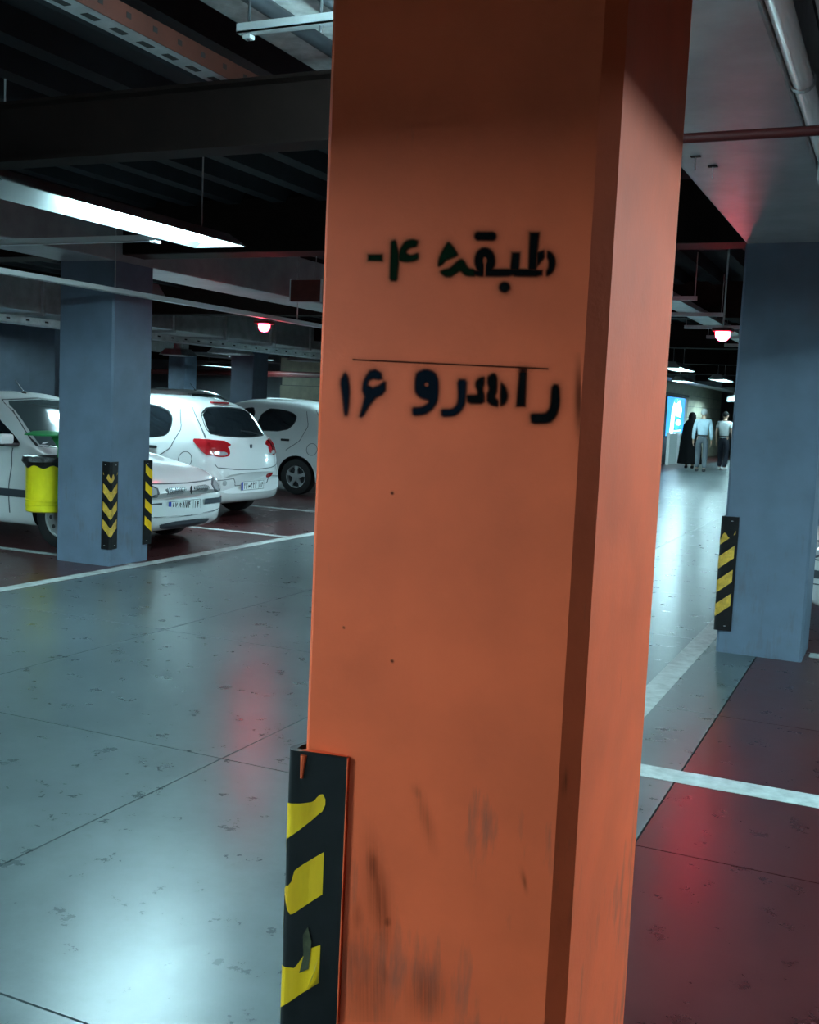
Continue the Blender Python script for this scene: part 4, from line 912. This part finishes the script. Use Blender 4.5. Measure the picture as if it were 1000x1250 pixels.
# ------------------------------------------------------------------ advertising light box and barriers by the stone core
r = empty('advertising_light_box', (-6.98, 36.0, 0), label='lit blue and white advertising panel on the stone core wall', cat='light box')
MB().box(0, .10, -1.55, 1.45, 0.85, 2.18).build('box_body', 'frame_dark', r)
MB().box(.10, .105, -1.5, 1.4, 0.9, 2.14).build('backlit_sheet', 'ad_blue', r)
b = MB(); b.prism([(-.95, .92), (-.35, .95), (-.25, 1.45), (-.05, 2.05), (-.45, 2.0), (-.75, 1.7), (-.85, 1.3)], .106, .109, 'yz'); b.prism([(-.1, 1.55), (.75, 1.5), (.95, 1.75), (.6, 2.0), (.45, 2.08), (.3, 1.95), (.1, 2.1), (-.05, 1.9)], .106, .109, 'yz')
b.prism(circ(.45, 1.33, .45, .10), .106, .109, 'yz'); b.prism([(-.2, 1.03), (.95, 1.05), (.95, 1.09), (-.2, 1.07)], .106, .109, 'yz'); b.prism([(-.2, .95), (.95, .96), (.95, 1.0), (-.2, .99)], .106, .109, 'yz'); b.build('printed_shapes', 'ad_white', r)
b = MB(); b.prism(circ(-.15, 2.02, .3, .08), .109, .112, 'yz'); b.prism(circ(.2, 1.2, .32, .09), .106, .109, 'yz'); b.prism(circ(.15, 1.5, .3, .06), .106, .1085, 'yz'); b.build('printed_shapes', 'ad_cyan', r)
for (y0, y1, lab) in ((34.2, 35.7, 'pale partition panel with white edges below the light box, closer to the orange pillar'), (35.8, 37.3, 'pale partition panel with white edges below the light box, farther down the aisle')):
    r = empty('partition_panel', (-6.75, y0, 0), label=lab, cat='partition')
    L = y1 - y0
    MB().box(0, .04, 0.05, L - 0.05, 0.0, 0.98).build('panel', 'panel_pale', r)
    for yy in (0, L - .10): MB().box(-.02, .06, yy, yy + .10, 0, 1.02).build('edge_post', 'white_metal', r)
r = empty('bollard', (-6.7, 38.0, 0), label='white square bollard post beside the partition panels', cat='bollard')
MB().rbox((0, 0, .48), (.10, .10, .96), .012).build('post', 'white_metal', r); MB().rbox((0, 0, .01), (.2, .2, .02), .004).build('foot_plate', 'galv_dull', r)
for (x, y, lab) in ((-3.4, 47.5, 'pale far sign box above the walking people'),):
    r = empty('hanging_sign', (x - 2, y - 6, 2.18), label=lab, cat='sign'); MB().rbox((0, 0, 0.1), (1.4, .12, .24), .02).build('sign_box', 'panel_pale', r)
    for xx in (-.5, .5): MB().tube([(xx, 0, .2), (xx, 0, .9)], 0.01, 6).build('rod', 'galv_dull', r)

# ------------------------------------------------------------------ people
def skin_mesh(name, chains, sub=1):
    """chains: list of (list of (x,y,z), list of radii, attach index or None); joined by shared start vertex"""
    vs = []; es = []; rd = []
    for pts, rs, att in chains:
        prev = att
        for p, q in zip(pts, rs):
            vs.append(p); rd.append(q); i = len(vs) - 1
            if prev is not None: es.append((prev, i))
            prev = i
    me = bpy.data.meshes.new(name); me.from_pydata(vs, es, []); me.update()
    o = bpy.data.objects.new(name, me); C.objects.link(o)
    md = o.modifiers.new('skin', 'SKIN'); md.use_smooth_shade = True
    for i, q in enumerate(rd):
        q = q if isinstance(q, tuple) else (q, q)
        me.skin_vertices[0].data[i].radius = q; me.skin_vertices[0].data[i].use_root = (i == 0)
    s2 = o.modifiers.new('s', 'SUBSURF'); s2.levels = sub; s2.render_levels = sub
    dg = bpy.context.evaluated_depsgraph_get(); dg.update()
    out = bpy.data.meshes.new_from_object(o.evaluated_get(dg)); bpy.data.objects.remove(o); out.name = name
    out.materials.clear()
    for p in out.polygons: p.use_smooth = True
    return out
def person(name, loc, rz, H, lab, shirt, trous, hair, shoe, stride, long_sleeve=True, sc=1.0):
    r = empty(name, loc, rz, label=lab, cat='person')                      # faces +y
    k = H / 1.75
    P = lambda *p: (p[0] * k, p[1] * k, p[2] * k)
    def legs(s_, d): # hip, knee, ankle
        hip = P(.095 * s_, 0, .90); knee = P(.10 * s_, .06 + d * .14, .50); ank = P(.10 * s_, d * .26 - .02, .085); return hip, knee, ank
    def arm(s_, d): return P(.185 * s_, 0, 1.42), P(.235 * s_, -.03 + d * .06, 1.14), P(.245 * s_, .05 + d * .14, .90)
    ch = [([P(0, 0, .95), P(0, 0, 1.15), P(0, 0, 1.35), P(0, .0, 1.46), P(0, .015, 1.54), P(0, .03, 1.62), P(0, .02, 1.70)], [(.12, .10), (.12, .09), (.14, .095), (.08, .07), .05, (.072, .088), (.058, .072)], None)]
    n = 7
    for s_, d in ((-1, stride), (1, -stride)):
        h, kn, an = legs(s_, d); ch.append(([h, kn, an, (an[0], an[1] + .12 * k, .03)], [.078, .052, .036, .032], 0)); n += 4
    hands = []
    for s_, d in ((-1, -stride), (1, stride)):
        sh, el, wr = arm(s_, d); palm = (wr[0], wr[1] + .02, wr[2] - .09 * k)
        ch.append(([sh, el, wr, palm], [.052, .042, .026, (.034, .018)], 2)); pi_ = n + 3; n += 4
        for f in range(4):
            y0 = palm[1] - .03 + .02 * f; L_ = (.06, .075, .08, .07)[f]
            ch.append(([(palm[0], y0, palm[2] - .03), (palm[0] - .008 * s_, y0 + .005, palm[2] - .03 - L_ * .55), (palm[0] - .02 * s_, y0 + .008, palm[2] - .03 - L_)], [.010, .009, .008], pi_)); n += 3
        ch.append(([(palm[0] - .005 * s_, palm[1] + .045, palm[2] + .02), (palm[0] - .015 * s_, palm[1] + .06, palm[2] - .02)], [.011, .009], pi_)); n += 2
    body = link('body', skin_mesh('body', ch), 'skin', r)
    # face details
    b = MB(); b.lathe([(0, .012), (.010, 0), (.014, -.02)], 'z', 8, P(0, .125, 1.615)); b.build('nose', 'skin', r)
    for s_ in (-1, 1):
        MB().rbox(P(.078 * s_, .025, 1.63), (.018, .035, .06), .007).build('ear', 'skin', r, smooth=True)
        MB().lathe([(0, .006), (.010, .003), (.012, 0)], 'y', 8, P(.03 * s_, .108, 1.645)).build('eye', 'shoe_dark', r)
    # shirt
    st = [([P(0, 0, .88), P(0, 0, .99), P(0, 0, 1.12), P(0, -.005, 1.33), P(0, -.005, 1.45), P(0, .005, 1.49)], [(.125, .105), (.150, .125), (.158, .126), (.168, .122), (.115, .092), (.062, .062)], None)]
    for s_, d in ((-1, -stride), (1, stride)):
        sh, el, wr = arm(s_, d)
        if long_sleeve: st.append(([sh, el, wr], [.070, .060, .043], 3))
        else: st.append(([sh, tuple(.35 * a + .65 * b_ for a, b_ in zip(sh, el))], [.070, .066], 3))
    link('shirt', skin_mesh('shirt', st), shirt, r)
    tr = [([P(0, 0, 1.08), P(0, 0, .98), P(0, 0, .90)], [(.13, .11), (.160, .138), (.152, .135)], None)]
    for s_, d in ((-1, stride), (1, -stride)):
        h, kn, an = legs(s_, d); tr.append(([h, kn, an], [.098, .082, .068], 2))
    link('trousers', skin_mesh('trousers', tr), trous, r)
    b = MB(); b.lathe([(.157, -.018), (.162, 0), (.157, .018)], 'z', 20, (0, 0, 0)); o = b.build('belt', 'shoe_dark', r, smooth=True); o.location = P(0, 0, 1.02); o.scale = (.95, .84, 1)
    # hair cap
    b = MB(); vs = []; fs = []
    nu, nv = 16, 8
    for j in range(nv + 1):
        for i in range(nu):
            a = 2 * PI * i / nu; back = 0.5 - 0.5 * math.sin(a); lim = PI * (0.30 + 0.33 * back); th = lim * j / nv
            vs.append(P(.088 * math.sin(th) * math.cos(a), .02 + .105 * math.sin(th) * math.sin(a), 1.655 + .118 * math.cos(th)))
    for j in range(nv):
        for i in range(nu): fs.append((j * nu + i, j * nu + (i + 1) % nu, (j + 1) * nu + (i + 1) % nu, (j + 1) * nu + i))
    b.add(vs, fs); b.build('hair', hair, r, smooth=True)
    for s_, d in ((-1, stride), (1, -stride)):
        h, kn, an = legs(s_, d)
        MB().rbox((an[0], an[1] + .045, .045), (.095, .27, .09), .03).build('shoe', shoe, r, smooth=True)
    return r
person('person', (-5.20, 31.3, 0), 0.12, 1.75, 'person with grey hair in a pale blue shirt and grey trousers walking away', 'shirt_blue', 'trouser_grey', 'hair_grey', 'shoe_dark', 0.30)
person('person', (-4.86, 33.0, 0), -0.25, 1.72, 'person with dark hair in a pale shirt, navy trousers and white shoes walking away', 'shirt_pale', 'trouser_navy', 'hair_dark', 'shoe_white', 0.22, long_sleeve=False)
# person in a long black cloak
r = empty('person', (-5.80, 32.9, 0), 0.1, label='person in a long black cloak walking beside the grey haired person', cat='person')
ch = [([(0, 0, .85), (0, 0, 1.1), (0, 0, 1.32), (0, .01, 1.43), (0, .03, 1.53), (0, .03, 1.61)], [(.12, .10), (.11, .09), (.12, .09), (.055, .055), (.068, .085), (.055, .07)], None)]
for s_ in (-1, 1): ch.append(([(.09 * s_, 0, .78), (.09 * s_, .05, .45), (.09 * s_, 0, .08), (.09 * s_, .12, .03)], [.08, .055, .04, .03], 0))
link('body', skin_mesh('body', ch), 'skin', r)
b = MB(); prof = [(.0, 1.675), (.05, 1.665), (.095, 1.60), (.105, 1.52), (.10, 1.45), (.17, 1.39), (.225, 1.28), (.25, 1.05), (.275, .85), (.30, .6), (.31, .35), (.325, .13)]
n = 40; vs = []; fs = []; m = len(prof)
for k in range(n):
    a = 2 * PI * k / n
    for rr, z in prof:
        f = 1 + 0.06 * math.sin(a * 7 + z * 2) * max(0, 1.2 - z); vs.append((rr * f * math.cos(a) * 1.08, rr * f * math.sin(a) * .85 + .01, z))
for k in range(n):
    for i in range(m - 1): fs.append((k * m + i, ((k + 1) % n) * m + i, ((k + 1) % n) * m + i + 1, k * m + i + 1))
b.add(vs, fs); b.build('cloak', 'chador', r, smooth=True)
for s_ in (-1, 1): MB().rbox((.09 * s_, .05, .04), (.085, .24, .08), .025).build('shoe', 'shoe_dark', r, smooth=True)
